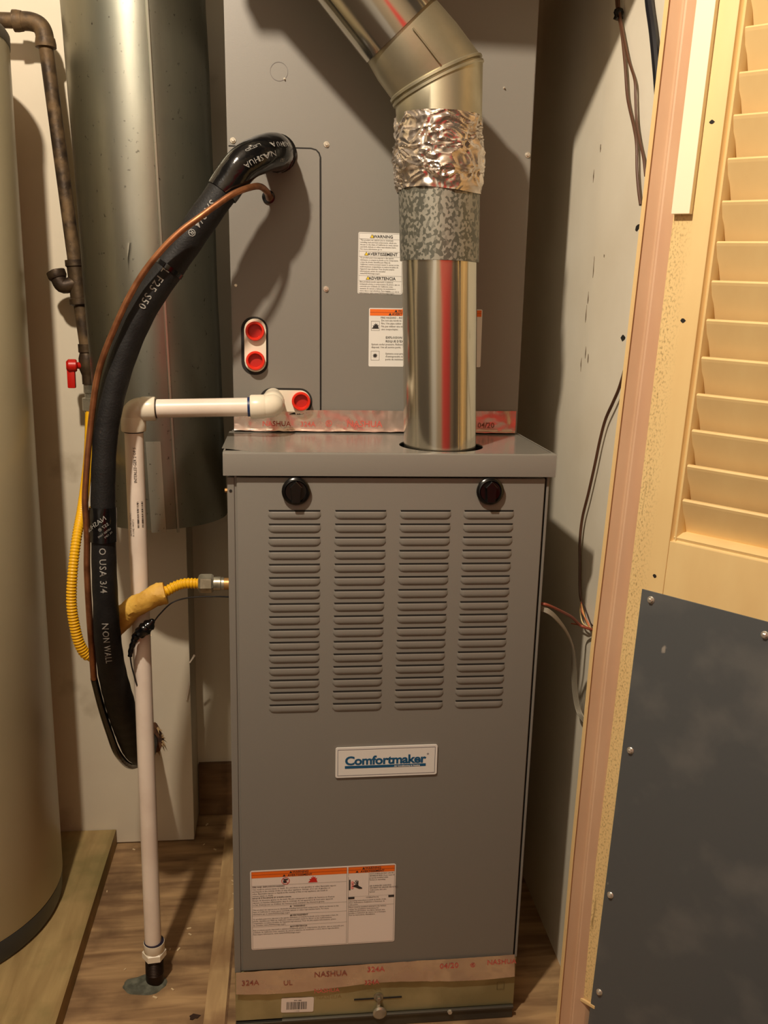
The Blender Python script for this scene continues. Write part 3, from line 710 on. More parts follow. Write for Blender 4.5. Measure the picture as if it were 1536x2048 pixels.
# hazard label behind the pipe
tl, tr, bl = aY(738, 616, YCO), aY(965, 619, YCO), aY(737, 733, YCO)
f, w_, h_, n, ux, uy = label_frame(tl, tr, bl)
l2 = sheet('hazard_label', f, w_, h_, M_whitec, coil, .002); l2['label'] = 'white hazard label with orange header, half hidden by the vent pipe'
bm = BM(); g = f(.0006); g2 = f(.0008)
quad(bm, g, .0015, -.0015, w_-.0015, -.0112, 3); quad(bm, g2, .0015, -.0061, w_-.0015, -.0064, 0)
addtext(bm, 'WARNING', g2, .0052, 0, .0445, -.0056, bold=.0001); tri(bm, g2, .0415, -.0056, .004)
addtext(bm, 'AVERTISSEMENT', g2, .0052, 0, .0355, -.0106, bold=.0001); tri(bm, g2, .0325, -.0106, .004)
addtext(bm, 'FIRE HAZARD - RISQUE D\'INCENDIE', g2, .0040, 0, .018, -.0155, res=1)
y = lines(bm, g2, .019, -.0165, w_-.022, .0038, "Do not use torch to remove any component. System contains oil under pressure. Oil may catch fire. Use pipe cutter only.", 1, maxl=3)
y = lines(bm, g2, .019, y, w_-.022, .0038, "Ne pas utiliser une torche pour enlever des composantes. Huile peut s'enflammer. Utiliser une coupe-tuyau.", 1, maxl=3)
addtext(bm, 'EXPLOSION HAZARD', g2, .0048, 0, .026, -.0455, bold=.00005, res=1); addtext(bm, "RISQUE D'EXPLOSION", g2, .0048, 0, .026, -.0512, bold=.00005, res=1)
y = lines(bm, g2, .004, -.0525, w_-.008, .0038, "System under pressure. Relieve pressure and recover refrigerant before system repair or final disposal. Use all service ports.", 1, maxl=3)
y = lines(bm, g2, .026, -.0665, w_-.030, .0038, "Systeme sous pression. Relachez la pression et recuperez le refrigerant avant d'entreprendre toute reparation ou disposition finale du systeme. Utilisez tous les ports de maintenance.", 1, maxl=5)
outline(bm, g2, .0035, -.0195, .0165, -.0335, .0003, 0); outline(bm, g2, .0035, -.0645, .0165, -.0785, .0003, 0)
for i in range(len(FL)-1): poly(bm, g2, [FL[i], FL[i+1], (0, -.7)], .010, -.0268, .0056, 0)
for k in range(10): a_ = k*pi/5; poly(bm, g2, [(0, 0), (cos(a_-.3)*.5, sin(a_-.3)*.5), (cos(a_)*1, sin(a_)), (cos(a_+.3)*.5, sin(a_+.3)*.5)], .010, -.0715, .0042, 0)
rawmesh('lettering', bm, [M_ink, M_inkg, M_white, M_orange], l2)
# tape over the joint between cabinet and furnace lid
def toptape(u, v):
    px = 468+(1031-468)*u; top = 820-2*sin(u*5)+(2 if .2 < u < .8 else 0)
    x = aY(px, 840, YCO-.001).x; ztop = aY(px, top, YCO-.001).z
    if v < .72: return Vector((x, YCO-.0012, ztop+(ZL+.001-ztop)*(v/.72))), Vector((0, -1, .0))
    return Vector((x, YCO-.0012-.014*(v-.72)/.28, ZL+.0008)), Vector((0, 0, 1))
ft = foil('foil_tape', toptape, 140, 12, coil, M_tape, .0011, 9, 36)
bm = BM()
for txt, u, sz, mi in (('NASHUA', .10, .011, 0), ('324A', .235, .011, 0), ('®', .325, .014, 0), ('NASHUA', .40, .014, 0), ('04/20', .865, .012, 1)):
    p, n = toptape(u, .45); addtext(bm, txt, lambda a, b, p=p: Vector((p.x+a, p.y-.0028, p.z-.005+b)), sz, mi, bold=.0001)
rawmesh('lettering', bm, [M_redp, M_redpd], ft)

# ============================================================ VENT PIPE
VX, VY = fc.x-.0015, fc.y+.001
vent = thing('vent_pipe', 'galvanised metal vent pipe rising from the furnace lid and bending up to the left', 'pipe', (VX, VY, ZL))
zc = aY(885, 520, VY-.05).z        # spangled collar bottom
zf = aY(885, 372, VY-.05).z        # foil bottom
ze = aY(880, 232, VY-.05).z        # elbow bottom
zs = aY(880, 185, VY-.05).z
vb = Vector((VX, VY, ZL-.012)); Z = Vector((0, 0, 1))
lean_ = Vector((-.004, 0, 0)); top0 = Vector((aY(878, 200, VY).x, VY, zs))
def vp(z): t = (z-ZL)/(zs-ZL); return Vector((VX+(top0.x-VX)*t, VY, z))
RV = .0520
bm = BM(); n = 72; R = []
NR = 14
for j in range(NR+1):
    z = ZL-.012+(zc+.012-ZL+.012)*j/NR; c = vp(z); row = []
    for k in range(n):
        a = 2*pi*k/n; cr = .0009*abs(sin(a*7))*max(0, (j/NR-.75)/.25) - .0006*sin(a*3+.5)*(1-j/NR)
        row.append(c+Vector((cos(a), sin(a), 0))*(RV-cr))
    R.append(row)
rings(bm, R); mesh('lower_pipe', bm, M_galv, vent, True)
sp_ = vp(ZL); bm = BM(); a = radians(-66)
rr = Vector((cos(a), sin(a), 0)); ss = Vector((-sin(a), cos(a), 0))
V = [(vp(z)+rr*(RV-.0002)+ss*.0018, vp(z)+rr*(RV+.0008)+ss*.0014, vp(z)+rr*(RV+.0008)-ss*.0014, vp(z)+rr*(RV-.0002)-ss*.0018) for z in (ZL-.005, zc)]
rings(bm, V); mesh('pipe_seam', bm, M_galv, vent, True)
bm = BM(); rings(bm, [[vp(z)+Vector((cos(2*pi*k/48), sin(2*pi*k/48), 0))*r for k in range(48)] for z, r in ((zc, RV+.0004), (zc, RV+.0022), (zf-.02+.03, RV+.0032), (zf+.012, RV+.001))]); mesh('spangled_collar', bm, M_spangle, vent, True)
def foilwrap(u, v):
    z = zf-.003+(ze-zf+.010)*v + .0025*sin(u*2*pi*2)*(1-v); a = u*2*pi; bul = .0035+.0035*sin(min(1, v*1.25)*pi)+.002*(1 if v > .35 else v/.35)
    c = vp(z); d = Vector((cos(a), sin(a), 0)); return c+d*(RV+bul), d
bm = BM(); NU, NV = 250, 88; V = []
for j in range(NV+1):
    row = []
    for i in range(NU):
        p, d = foilwrap(i/NU, j/NV); q = Vector((p.x*34, p.y*34, p.z*52)); q += Vector((noise.noise(q*.7), noise.noise(q*.7+Vector((9, 0, 0))), noise.noise(q*.7+Vector((0, 9, 0)))))*1.1; fl_ = .25 if .93 < (i/NU) or (i/NU) < .03 else 1; dd = fl_*(.0022*(1-abs(noise.noise(q))*3)+.0014*(1-abs(noise.noise(q*2.1))*3)); row.append(bm.verts.new(p+d*dd))
    V.append(row)
for j in range(NV):
    for i in range(NU): bm.faces.new((V[j][i], V[j][(i+1) % NU], V[j+1][(i+1) % NU], V[j+1][i]))
fw = mesh('foil_wrap', bm, M_foil, vent, True, angle=18); fw['label'] = 'crumpled shiny foil tape band'
# elbow: gores between slanted rings
def ringat(c, ax, r, nn=56):
    ax = ax.normalized(); y = Vector((0, 1, 0)); y = (y-ax*y.dot(ax)).normalized(); x = y.cross(ax)
    return [c+(x*cos(2*pi*k/nn)+y*sin(2*pi*k/nn))*r for k in range(nn)]
def slant(center, axis, pn, r, nn=56):
    """ring of a cylinder (axis) cut by plane normal pn through center"""
    out = []
    for p in ringat(center, axis, r, nn): out.append(p - axis*((p-center).dot(pn)/axis.dot(pn)))
    return out
ye = VY
def E(px, py, dy=0): return aY(px, py, ye+dy)
c0 = vp(ze-.004); RE = .0565
# joint plane 1 between (793,185)L and (970,118)R
L1, R1 = E(797, 196, -.02), E(969, 112, -.02); j1 = (L1+R1)/2
# second section ends at line (760,128)->(885,-5) : diagonal pipe axis
L2, R2 = E(757, 128, -.03), E(893, -12, -.03); j2 = (L2+R2)/2
L3, R3 = E(640, -10, -.045), E(800, -160, -.045)
axU = Vector((0, 0, 1)); ax2 = ((j2-j1)).normalized()
ax3 = Vector(((E(645, 0).x-E(792, 178).x), 0, (E(645, 0).z-E(792, 178).z))).normalized(); ax3 = (ax3+Vector((0, -.12, 0))).normalized()
n1 = Vector((-(R1-L1).z, 0, (R1-L1).x)).normalized()
rj = (R1-L1).length/2
bm = BM(); 
rings(bm, [ringat(c0+Z*-.010, Z, RE-.0035), ringat(c0+Z*.002, Z, RE-.003), ringat(c0+Z*.006, Z, RE)] + [slant(Vector((j1.x+.0, ye, j1.z))-Z*.006, Z, n1, RE)], cap=False)
mesh('elbow_lower_gore', bm, M_elbow, vent, True)
j1v = Vector((j1.x, ye, j1.z))
bm = BM()
def fr(c, s, q=0): return [c + (p-c)*s + n1*q for p in slant(c, Z, n1, RE)]
rings(bm, [fr(j1v-Z*.006, 1.0), fr(j1v-Z*.006, 1.035, .001), fr(j1v-Z*.006, 1.035, .004), fr(j1v-Z*.006, .985, .005), fr(j1v-Z*.006, .985, .0065), fr(j1v-Z*.006, 1.04, .0075), fr(j1v-Z*.006, 1.04, .0105), fr(j1v-Z*.006, 1.0, .012)], cap=False)
mesh('elbow_joint', bm, M_elbow, vent, True)
j2v = j1v + ax3*.082
n2 = ax3
base = fr(j1v-Z*.006, 1.0, .012)
top = ringat(j2v, ax3, RE-.001)
# gore following from base ring to the diagonal pipe
def match(ringa, ax, c):   # order ring points by angle like ringat does
    return ringa
mid = [a_.lerp(b_, .5) for a_, b_ in zip(base, top)]
mc = sum(mid, Vector())/len(mid); mid = [mc+(p-mc)*1.03 for p in mid]
bm = BM(); rings(bm, [base, mid, top], cap=False); mesh('elbow_upper_gore', bm, M_elbow, vent, True)
end = j2v+ax3*.42
bm = BM(); rings(bm, [ringat(j2v-ax3*.004, ax3, RE+.0003), ringat(j2v-ax3*.004, ax3, RE+.0018), ringat(end, ax3, RE+.0022)], cap=False); mesh('upper_pipe', bm, M_galv, vent, True)
sm = [j1v.lerp(j2v, t)+Vector((0, -1, 0))*0 for t in (0, 1)]
pA, pB = E(884, 132, -.06), E(826, 64, -.06)
def onpipe(p, ax, c, r): 
    d = p-c; d -= ax*d.dot(ax); return c+ax*(p-c).dot(ax)+d.normalized()*r
ribP = []
for t in (0.02, .25, .5, .75, 1):
    a_ = pA.lerp(pB, t); v_ = (a_-CAM).normalized(); lo2, hi2 = 0., 1.
    ribP.append(onpipe(a_+Vector((0, -.03, 0)), ax3, j2v, RE+.0022))
bm = BM(); sweep(bm, ribP, .0011, 8); mesh('gore_seam', bm, M_elbow, vent, True)
# seam flat along lower-left side of upper pipe, rusty oval stamp
y_ = Vector((0, 1, 0)); y_ = (y_-ax3*y_.dot(ax3)).normalized(); x_ = y_.cross(ax3)
sgn = -1 if x_.x*1 > 0 else 1
bm = BM(); q0 = [j2v+ax3*t+(x_*cos(radians(an))*sgn*1.0 - y_*sin(radians(an)))*(RE+.0034) for t in (0, .4) for an in (18, 24)]
bm.faces.new([bm.verts.new(q) for q in (q0[0], q0[1], q0[3], q0[2])]); mesh('pipe_seam', bm, M_galv, vent)

# ============================================================ REFRIGERANT LINES
PT = [(552, 308, .195, 60), (552, 305, .16, 64), (545, 303, .125, 66), (518, 310, .098, 66), (482, 332, .086, 64), (439, 391, .08, 60), (386, 466, .076, 60), (339, 534, .072, 60), (293, 602, .07, 60), (262, 668, .068, 56), (236, 745, .065, 52),
      (217, 828, .06, 50), (209, 893, .056, 48), (206, 991, .05, 48), (207, 1072, .046, 48), (209, 1153, .045, 49), (212, 1218, .05, 50), (214, 1262, .06, 52), (223, 1337, .10, 54), (240, 1407, .16, 57), (256, 1457, .24, 55), (272, 1498, .32, 50), (288, 1508, .40, 42), (297, 1488, .48, 34), (299, 1478, .53, 30)]
P, Rd = pxpath(PT, 8); P, Rd = resample(P, .006, Rd)
ins = thing('insulated_refrigerant_line', 'thick black foam-insulated line curving from the coil cabinet down to the wall', 'pipe', P[0])
bm = BM(); sweep(bm, P, lambda i: Rd[i]*(1+.012*sin(i*.9)), 20); mesh('foam_insulation', bm, M_rubber, ins, True)
L = [0]
for a, b in zip(P, P[1:]): L.append(L[-1]+(b-a).length)
def tapewrap(s0, s1, extra, name, rough=.4, cover=None):
    idx = [i for i in range(len(P)) if s0 <= L[i] <= s1]; Q = [P[i] for i in idx]; Q, q = resample(Q, .002, [Rd[i] for i in idx])
    bm = BM(); T, F_ = path_frames(Q); R = []
    for i, p in enumerate(Q):
        x, y = F_[i]; R.append([p+(x*cos(2*pi*k/36)+y*sin(2*pi*k/36))*(q[i]+extra+.0007*noise.noise(Vector((p.x*60+k*.4, p.y*60, p.z*60)))+.0008*((i//9+k/36.) % 1.0)) for k in range(36)])
    rings(bm, R); return mesh(name, bm, M_vinyl, ins, True, angle=50)
def arc_at(px, py):
    best = min(range(len(P)), key=lambda i: (Vector(((P[i]-CAM).dot(RT)/depth(P[i])*F+768-px, 1024-(P[i]-CAM).dot(UP)/depth(P[i])*F-py))).length); return L[best]
s1 = arc_at(440, 385); t1_ = tapewrap(0.0, s1, .0016, 'tape_wrap')
s2, s3 = arc_at(205, 1010), arc_at(207, 1078); t2_ = tapewrap(s2, s3, .0014, 'tape_wrap')
s4 = arc_at(340, 528); t3_ = tapewrap(s4-.006, s4+.01, .0009, 'tape_wrap')
# printed lettering
bm = BM(); f_ = lambda s, off=0: tube_wrap(P, Rd, s, off)
for s, tx, sz in ((arc_at(425, 408)-.0, 'SA 3/4 ®', .013), (arc_at(335, 540), 'L F25 S50', .0135), (arc_at(208, 1090), 'O USA 3/4', .0125), (arc_at(213, 1236), 'NON WALL', .0125)):
    addtext(bm, tx, f_(s), sz, 0, 0, -.006, bold=.0001, spacing=1.15)
rawmesh('lettering', bm, M_print, ins)
bm = BM()
for tx, s_, off, sz in (('NASHUA', .016, .55, .008), ('UL LISTED', .030, -.15, .005), ('557 ®', .052, .5, .008), ('NASHUA', .066, -.35, .009), ('557', .085, .45, .006), ('NASHUA', .100, .05, .010), ('LISTED', .112, -.5, .005)):
    if s_ < s1-.012: addtext(bm, tx, tube_wrap(P, [r+.0042 for r in Rd], s_, off), sz, 0)
rawmesh('lettering', bm, M_print, t1_)
bm = BM(); g = tube_wrap(P, [r+.0022 for r in Rd], s2+.004)
for k, (tx, sz, ox) in enumerate((('NASHUA', .0105, .012), ('557 ®', .007, .020), ('LISTED TAPE', .004, .026), ('UL 12P3', .004, .031))):
    addtext(bm, tx, lambda a, b, g=g, ox=ox: g(ox+.010-b*.7+a*.55-.012, -(a*.75)+.012-b*.5-.012+ox*.4), sz, 0)
rawmesh('lettering', bm, M_print, t2_)
# copper
CP = [(541, 393, .1955, 13), (538, 396, .17, 13), (534, 384, .13, 13), (520, 373, .095, 13), (500, 375, .072, 13), (468, 387, .052, 13), (430, 412, .040, 13), (400, 434, .034, 13), (362, 462, .032, 13), (325, 498, .032, 13), (286, 547, .034, 13), (254, 602, .036, 13), (228, 659, .038, 13), (206, 714, .04, 13), (193, 763, .042, 13), (184, 828, .044, 13), (177, 893, .046, 13), (172, 958, .046, 13), (170, 1004, .046, 13), (174, 1072, .046, 13), (174, 1137, .046, 13), (178, 1218, .05, 13), (181, 1262, .06, 13), (188, 1357, .10, 13)]
Q, q = pxpath(CP, 8); Q, q = resample(Q, .005, q)
cu = thing('copper_tube', 'bare thin copper tube running along the black insulated line', 'pipe', Q[0])
bm = BM(); sweep(bm, Q, q, 12); mesh('bare_copper', bm, M_copper, cu, True)
Q2, q2 = pxpath([(188, 1357, .10, 14), (203, 1415, .15, 14), (219, 1465, .21, 14), (236, 1508, .28, 14), (262, 1532, .38, 13), (290, 1518, .46, 12), (303, 1490, .53, 12)], 8)
bm = BM(); sweep(bm, Q2, q2, 12); o = mesh('taped_end', bm, M_vinyl, cu, True)
bm = BM(); c = aY(537, 394, YCO-.003); ring_c = c
lathe(bm, Vector((c.x, YCO-.002, c.z)), (0, -1, 0), [(0, .0095), (.003, .0095), (.004, .006)], 20); mesh('grommet', bm, M_black, cu, True)
bm = BM(); c = aY(556, 307, YCO-.003)
lathe(bm, Vector((c.x, YCO-.002, c.z)), (0, -1, 0), [(0, .027), (.004, .027), (.006, .022)], 28); mesh('grommet', bm, M_black, ins, True)
# ragged hole in the chase wall
bm = BM(); n = 22; h0 = aY(309, 1478, YC-.0008)
prism(bm, [(h0.x+.0185*cos(2*pi*k/n)*random.uniform(.7, 1.05), h0.z+.036*sin(2*pi*k/n)*random.uniform(.75, 1.05)) for k in range(n)], 'y', YC-.0012, YC+.004)
o = mesh('torn_hole', bm, mat('torn_hole', (58, 36, 22), .9, 0, (110, 72, 44), 60), bpy.data.objects['wall_back_left'])
bm = BM()
for k in range(9):
    a = random.uniform(-1.2, 1.2); p = h0+Vector((.016*cos(a), -.004, .031*sin(a))); d = Vector((random.uniform(.2, 1), -.7, random.uniform(-1, .4))).normalized(); s = d.cross(Vector((0, 1, 0))).normalized()*.0022
    bm.faces.new([bm.verts.new(x) for x in (p-s, p+s, p+d*random.uniform(.006, .018)+Vector((0, .003, 0)))])
mesh('torn_paper', bm, mat('torn_paper', (168, 138, 96), .8), bpy.data.objects['wall_back_left'])

# ============================================================ CONDENSATE DRAIN (PVC)
YP = .118; rp = .0134
ft_ = aZ(311, 1966, 0); 
pv = thing('drain_pipe', 'white plastic condensate drain pipe from the coil cabinet to the floor', 'pipe', ft_)
YP = ft_.y
pt, pbm = aY(266, 818, YP), aY(307, 1905, YP)
pr = aY(545, 813, YP)
ax = (pt-pbm).normalized(); hx = (pr-pt).normalized()
bm = BM(); cyl(bm, pbm-ax*.0, pt-ax*.018, rp, seg=28); pm = mesh('vertical_pipe', bm, M_pvc, pv, True)
bm = BM(); cyl(bm, pt+hx*.018, pr-hx*.015, rp, seg=28); mesh('horizontal_pipe', bm, M_pvc, pv, True)
def elbow(name, c, d1, d2, r, hub, hubl):
    bm = BM(); pts = [c+d1*hub, c+d1*hub*.55]
    for k in range(1, 8):
        t = k/8; pts.append((c+d1*hub*.55)*(1-t)**2 + c*2*t*(1-t) + (c+d2*hub*.55)*t*t)
    pts += [c+d2*hub*.55, c+d2*hub]; sweep(bm, pts, r, 28)
    for d in (d1, d2): lathe(bm, c+d*(hub*.50), d, [(0, r), (.003, r+.0012), (hub*.5+hubl-.002, r+.0012), (hub*.5+hubl, r+.0002), (hub*.5+hubl, rp-.001)], 28)
    return mesh(name, bm, M_pvcf, pv, True)
elbow('elbow', pt, -ax, hx, rp+.003, .022, .010)
elbow('elbow', pr, -hx, Vector((0, 1, .12)).normalized(), rp+.003, .020, .012)
bm = BM(); cyl(bm, pr+Vector((0, .02, .0024)), Vector((pr.x, YCO-.004, pr.z+.006)), rp+.0008, seg=24); mesh('stub_pipe', bm, M_pvcf, pv, True)
bm = BM(); q = pr-hx*.0335; cyl(bm, q-hx*.0022, q+hx*.0015, rp+.0009, seg=28); mesh('primer_band', bm, M_primer, pv, True)
bm = BM(); q = pt+hx*.0325; cyl(bm, q, q+hx*.0014, rp+.0005, seg=28); mesh('joint_line', bm, M_seam, pv, True); bm = BM(); q = pt-ax*.0325; cyl(bm, q, q-ax*.0012, rp+.0005, seg=28); mesh('joint_line', bm, M_seam, pv, True)
bm = BM(); pa = aY(308, 1885, YP); pe_ = aY(309, 1926, YP); d = (pe_-pa).normalized()
lathe(bm, pa+d*-.002, d, [(0, rp+.0005), (0, rp+.0035), (.014, rp+.0035), (.018, rp+.001)], 28); mesh('adapter', bm, M_pvcf, pv, True)
bm = BM(); lathe(bm, pa+d*.014, d, [(0, rp+.0035), (.0015, rp+.0062), (.012, rp+.0062), (.0135, rp+.004)], 6, rot=.4); mesh('hex_nut', bm, M_pvcf, pv)
bm = BM(); lathe(bm, pa-d*.0035, d, [(0, rp+.0002), (0, rp+.0028), (.0025, rp+.0028), (.0025, rp)], 28); mesh('primer_band', bm, M_primerd, pv, True)
bm = BM(); prof = [(.026, rp+.0015)]
t = .027
while t < .055: prof += [(t, rp+.0015), (t+.001, rp+.0004), (t+.002, rp+.0015)]; t += .003
base_ = pa+d*.0; Lb = (base_.z)/max(.2, -d.z); prof = [p for p in prof if p[0] < Lb-.003]+[(Lb+.004, rp+.001)]
lathe(bm, base_, d, prof, 28); mesh('threaded_nipple', bm, mat('dark_steel_nipple', (44, 32, 24), .4, .7), pv, True)
# print on the pipe
Pp = [pt-ax*.02-ax*(pt-pbm).length*k/40 for k in range(40)]
bm = BM(); ln = lambda y: abs((aY(268, y, YP)-Pp[0]).length)
addtext(bm, 'INTERLEDGER 2 OF 5', tube_wrap(Pp, rp, ln(968), -.15, -1) if False else (lambda g: (lambda a, b: g(-a, -b)))(tube_wrap(Pp, rp, ln(962), .12)), .0055, res=1)
g = tube_wrap(Pp, rp, ln(1000), .35)
x = 0
while x < .040:
    a_ = random.choice((.0005, .0005, .001, .0015)); 
    for kk in range(1): bm.faces.new([bm.verts.new(g(*p)) for p in ((x, -.0045), (x+a_, -.0045), (x+a_, .0045), (x, .0045))])
    x += a_+random.choice((.0005, .0009, .0012))
for k, tx in enumerate(('8 11942 04027 5', 'ASTM D1785 3/4 PVC')):
    addtext(bm, tx, (lambda g: (lambda a, b: g(-a, -b)))(tube_wrap(Pp, rp, ln(1068), -.35-.28*k)), .0038, res=1)
rawmesh('lettering', bm, M_ink, pm)
# putty
bm = BM(); pc = Vector((ft_.x-.017, ft_.y-.003, 0))
n = 30; R = []
for j in range(7):
    v = j/6; rr_ = cos(v*pi/2); R.append([])
    for k in range(n):
        a = 2*pi*k/n; lump = 1+.22*noise.noise(Vector((cos(a)*1.6, sin(a)*1.6, 3+v)))
        R[-1].append(pc+Vector((0.037*rr_*lump*cos(a), .021*rr_*lump*sin(a), .0095*sin(v*pi/2)*(1+.35*noise.noise(Vector((cos(a)*2*rr_, sin(a)*2*rr_, 0)))))))
rings(bm, R)
pu = mesh('sealing_putty', bm, M_putty, None, True); tag(pu, 'lumpy grey putty on the floor around the foot of the drain pipe', 'putty')

# ============================================================ BLACK IRON GAS PIPE
YG = .455
gp = thing('gas_pipe', 'old black iron gas pipe on the left wall with a red-handled shutoff valve', 'pipe', aY(170, 700, YG))
def G(px, py, y=YG): return aY(px, py, y)
rg = 14*depth(G(120, 290))/F*1.0
bm = BM(); cyl(bm, G(-60, 38), G(50, 42), rg, seg=20); mesh('pipe_run', bm, M_iron, gp, True)
bm = BM(); P1 = [G(38, 42), G(60, 43), G(78, 50), G(88, 66), G(91, 92)]
c_ = [Vector(x) for x in catmull([list(x) for x in P1], 6)]; sweep(bm, c_, rg*1.22, 20)
lathe(bm, G(40, 42), (G(0, 41)-G(40, 42)), [(-.004, rg*1.3), (.004, rg*1.4), (.010, rg*1.4), (.011, rg)], 20); lathe(bm, G(91, 82), (G(93, 110)-G(91, 82)), [(-.004, rg*1.3), (.004, rg*1.42), (.010, rg*1.42), (.011, rg)], 20)
mesh('elbow', bm, M_iron, gp, True)
bm = BM(); cyl(bm, G(91, 88), G(149, 522), rg*.98, seg=20); mesh('pipe_run', bm, M_iron, gp, True)
a, b = G(149, 520), G(160, 612); d = (b-a).normalized(); Lt = (b-a).length
bm = BM(); lathe(bm, a, d, [(0, rg), (0, rg*1.38), (.010, rg*1.4), (.012, rg*1.22), (Lt-.014, rg*1.22), (Lt-.012, rg*1.42), (Lt-.003, rg*1.42), (Lt, rg)], 24)
mid_ = a+d*Lt*.45; P1 = [mid_+Vector((.005, 0, 0)), G(128, 572, YG-.004), G(116, 556, YG-.004), G(112, 545, YG)]
sweep(bm, [Vector(x) for x in catmull([list(x) for x in P1], 6)], rg*1.1, 20)
lathe(bm, G(115, 553, YG-.004), (G(108, 535, YG)-G(118, 562, YG-.004)), [(-.004, rg*1.2), (0, rg*1.35), (.009, rg*1.35), (.009, rg*.9), (.002, rg*.85)], 22); mesh('tee_fitting', bm, M_ironf, gp, True)
bm = BM(); cyl(bm, G(160, 608), G(172, 692), rg*.95, seg=20); mesh('pipe_run', bm, M_iron, gp, True)
bm = BM(); a, b = G(172, 688), G(178, 768); d = (b-a).normalized(); Lt = (b-a).length
lathe(bm, a, d, [(0, rg*.9), (0, rg*1.18), (Lt*.2, rg*1.18), (Lt*.22, rg*1.02), (Lt*.35, rg*1.25), (Lt*.62, rg*1.25), (Lt*.75, rg*1.0), (Lt*.78, rg*.95), (Lt, rg*.95), (Lt, rg*.6)], 20); vb_ = mesh('valve_body', bm, M_ironf, gp, True)
bm = BM(); h1 = G(147, 731, YG-.012); cyl(bm, G(172, 731), h1, .006, seg=14); lathe(bm, h1+Vector((.006, 0, 0)), (-1, -.2, 0), [(0, .009), (.002, .0112), (.014, .0112), (.018, .007)], 20)
hb = G(145, 776, YG-.012); box(bm, (h1.x-.011, h1.y-.006, hb.z), (h1.x-.0005+.003, h1.y+.003, h1.z), .002)
o = mesh('valve_handle', bm, M_redh, gp, True); o['label'] = 'red lever handle'
bm = BM(); a, b = G(178, 766), G(180, 830); d = (b-a).normalized(); Lt = (b-a).length
lathe(bm, a, d, [(0, .010), (0, rg*.85), (Lt*.30, rg*.85), (Lt*.32, rg*.7), (Lt*.45, rg*.7), (Lt*.47, rg*1.1), (Lt*.85, rg*1.1), (Lt*.9, rg*.8), (Lt, rg*.75)], 8); mesh('union_nut', bm, M_nick, gp)

# ============================================================ YELLOW GAS CONNECTOR
YQ = [(180, 828, .45, 19), (178, 900, .36, 19), (172, 960, .26, 19), (164, 1020, .17, 20), (154, 1072, .13, 20), (146, 1137, .11, 20.5), (143, 1202, .105, 21), (149, 1250, .105, 21.5), (160, 1290, .108, 22), (178, 1312, .115, 22), (205, 1302, .118, 22), (226, 1270, .108, 22), (244, 1240, .098, 22), (290, 1205, .084, 22), (330, 1184, .084, 22), (350, 1173, .086, 22), (370, 1167, .088, 22), (398, 1167, .09, 22)]
Q, q = pxpath(YQ, 8); Q, q = resample(Q, .0009, q)
yc = thing('yellow_gas_connector', 'yellow corrugated gas connector looping behind the black line to the furnace', 'hose', Q[0])
pit = 5; bm = BM(); sweep(bm, Q, lambda i: q[i]*(.93+.09*sin(2*pi*i/5.2)), 14); mesh('corrugated_hose', bm, M_csst, yc, True, angle=80)
W_, w2 = pxpath([(222, 1264, .108, 40), (240, 1241, .098, 44), (262, 1218, .088, 43), (290, 1203, .082, 42), (315, 1190, .082, 43), (331, 1185, .083, 43)], 8); W_, w2 = resample(W_, .002, w2)
bm = BM(); T, F_ = path_frames(W_); R = []
for i, p in enumerate(W_):
    x, y = F_[i]; R.append([p+(x*cos(2*pi*k/28)+y*sin(2*pi*k/28))*(w2[i]*(1+.09*noise.noise(Vector((cos(2*pi*k/28)*1.5, sin(2*pi*k/28)*1.5+i*.12, 0)))+.07*noise.noise(Vector((cos(2*pi*k/28)*5, sin(2*pi*k/28)*5, i*.45)))+(.05 if (k/28+i/70) % .5 < .06 else 0))) for k in range(28)])
rings(bm, R); o = mesh('paper_wrap', bm, M_wrap, yc, True, angle=30); o['label'] = 'wrinkled yellow wrapping'
def axx(px, w=None): return aY(px, 1167+(px-398)*.01, .09)
bm = BM(); X = Vector((1, 0, 0)); a = axx(396); u_ = depth(a)/F
lathe(bm, a, X, [(0, 11*u_), (2*u_, 17*u_), (6*u_, 19*u_), (27*u_, 19*u_), (31*u_, 16*u_), (32*u_, 12*u_)], 6, rot=.25); mesh('flare_nut', bm, M_nick, yc)
bm = BM(); lathe(bm, axx(427), X, [(0, 12*u_), (0, 13.5*u_), (4*u_, 14*u_), (14*u_, 14*u_), (15*u_, 12*u_), (16*u_, 13*u_), (21*u_, 13*u_)], 20); mesh('fitting', bm, M_nick, yc, True)
bm = BM(); cyl(bm, axx(447), Vector((-HW+.0-.0002, .09, axx(460).z)), 12*u_, seg=20); mesh('brass_nipple', bm, M_brass, yc, True)

# thin black lead with an inline lump hanging off the drain pipe
LP = [(461, 1194, .08, 3), (430, 1193, .075, 3), (380, 1195, .07, 3), (345, 1205, .062, 3), (320, 1228, .07, 3), (308, 1243, .082, 3), (295, 1258, .084, 3), (270, 1285, .084, 3), (261, 1300, .088, 3), (262, 1325, .092, 3.2), (268, 1350, .098, 3.2), (275, 1372, .108, 3.2), (290, 1390, .145, 3.2)]
Q, q = pxpath(LP, 8); ld = thing('sensor_lead', 'thin black wire with a black plug lump hanging over the white drain pipe', 'wire', Q[0])
bm = BM(); sweep(bm, Q, q, 8); mesh('wire', bm, M_wireblk, ld, True)
Q, q = pxpath([(306, 1240, .082, 8), (298, 1250, .084, 24), (285, 1262, .084, 26), (272, 1272, .086, 16), (268, 1282, .086, 12), (263, 1296, .088, 11), (260, 1312, .09, 9)], 5)
bm = BM(); sweep(bm, Q, lambda i: q[i]*(1+.12*sin(i*1.7)), 12); mesh('plug_lump', bm, M_vinyl, ld, True)

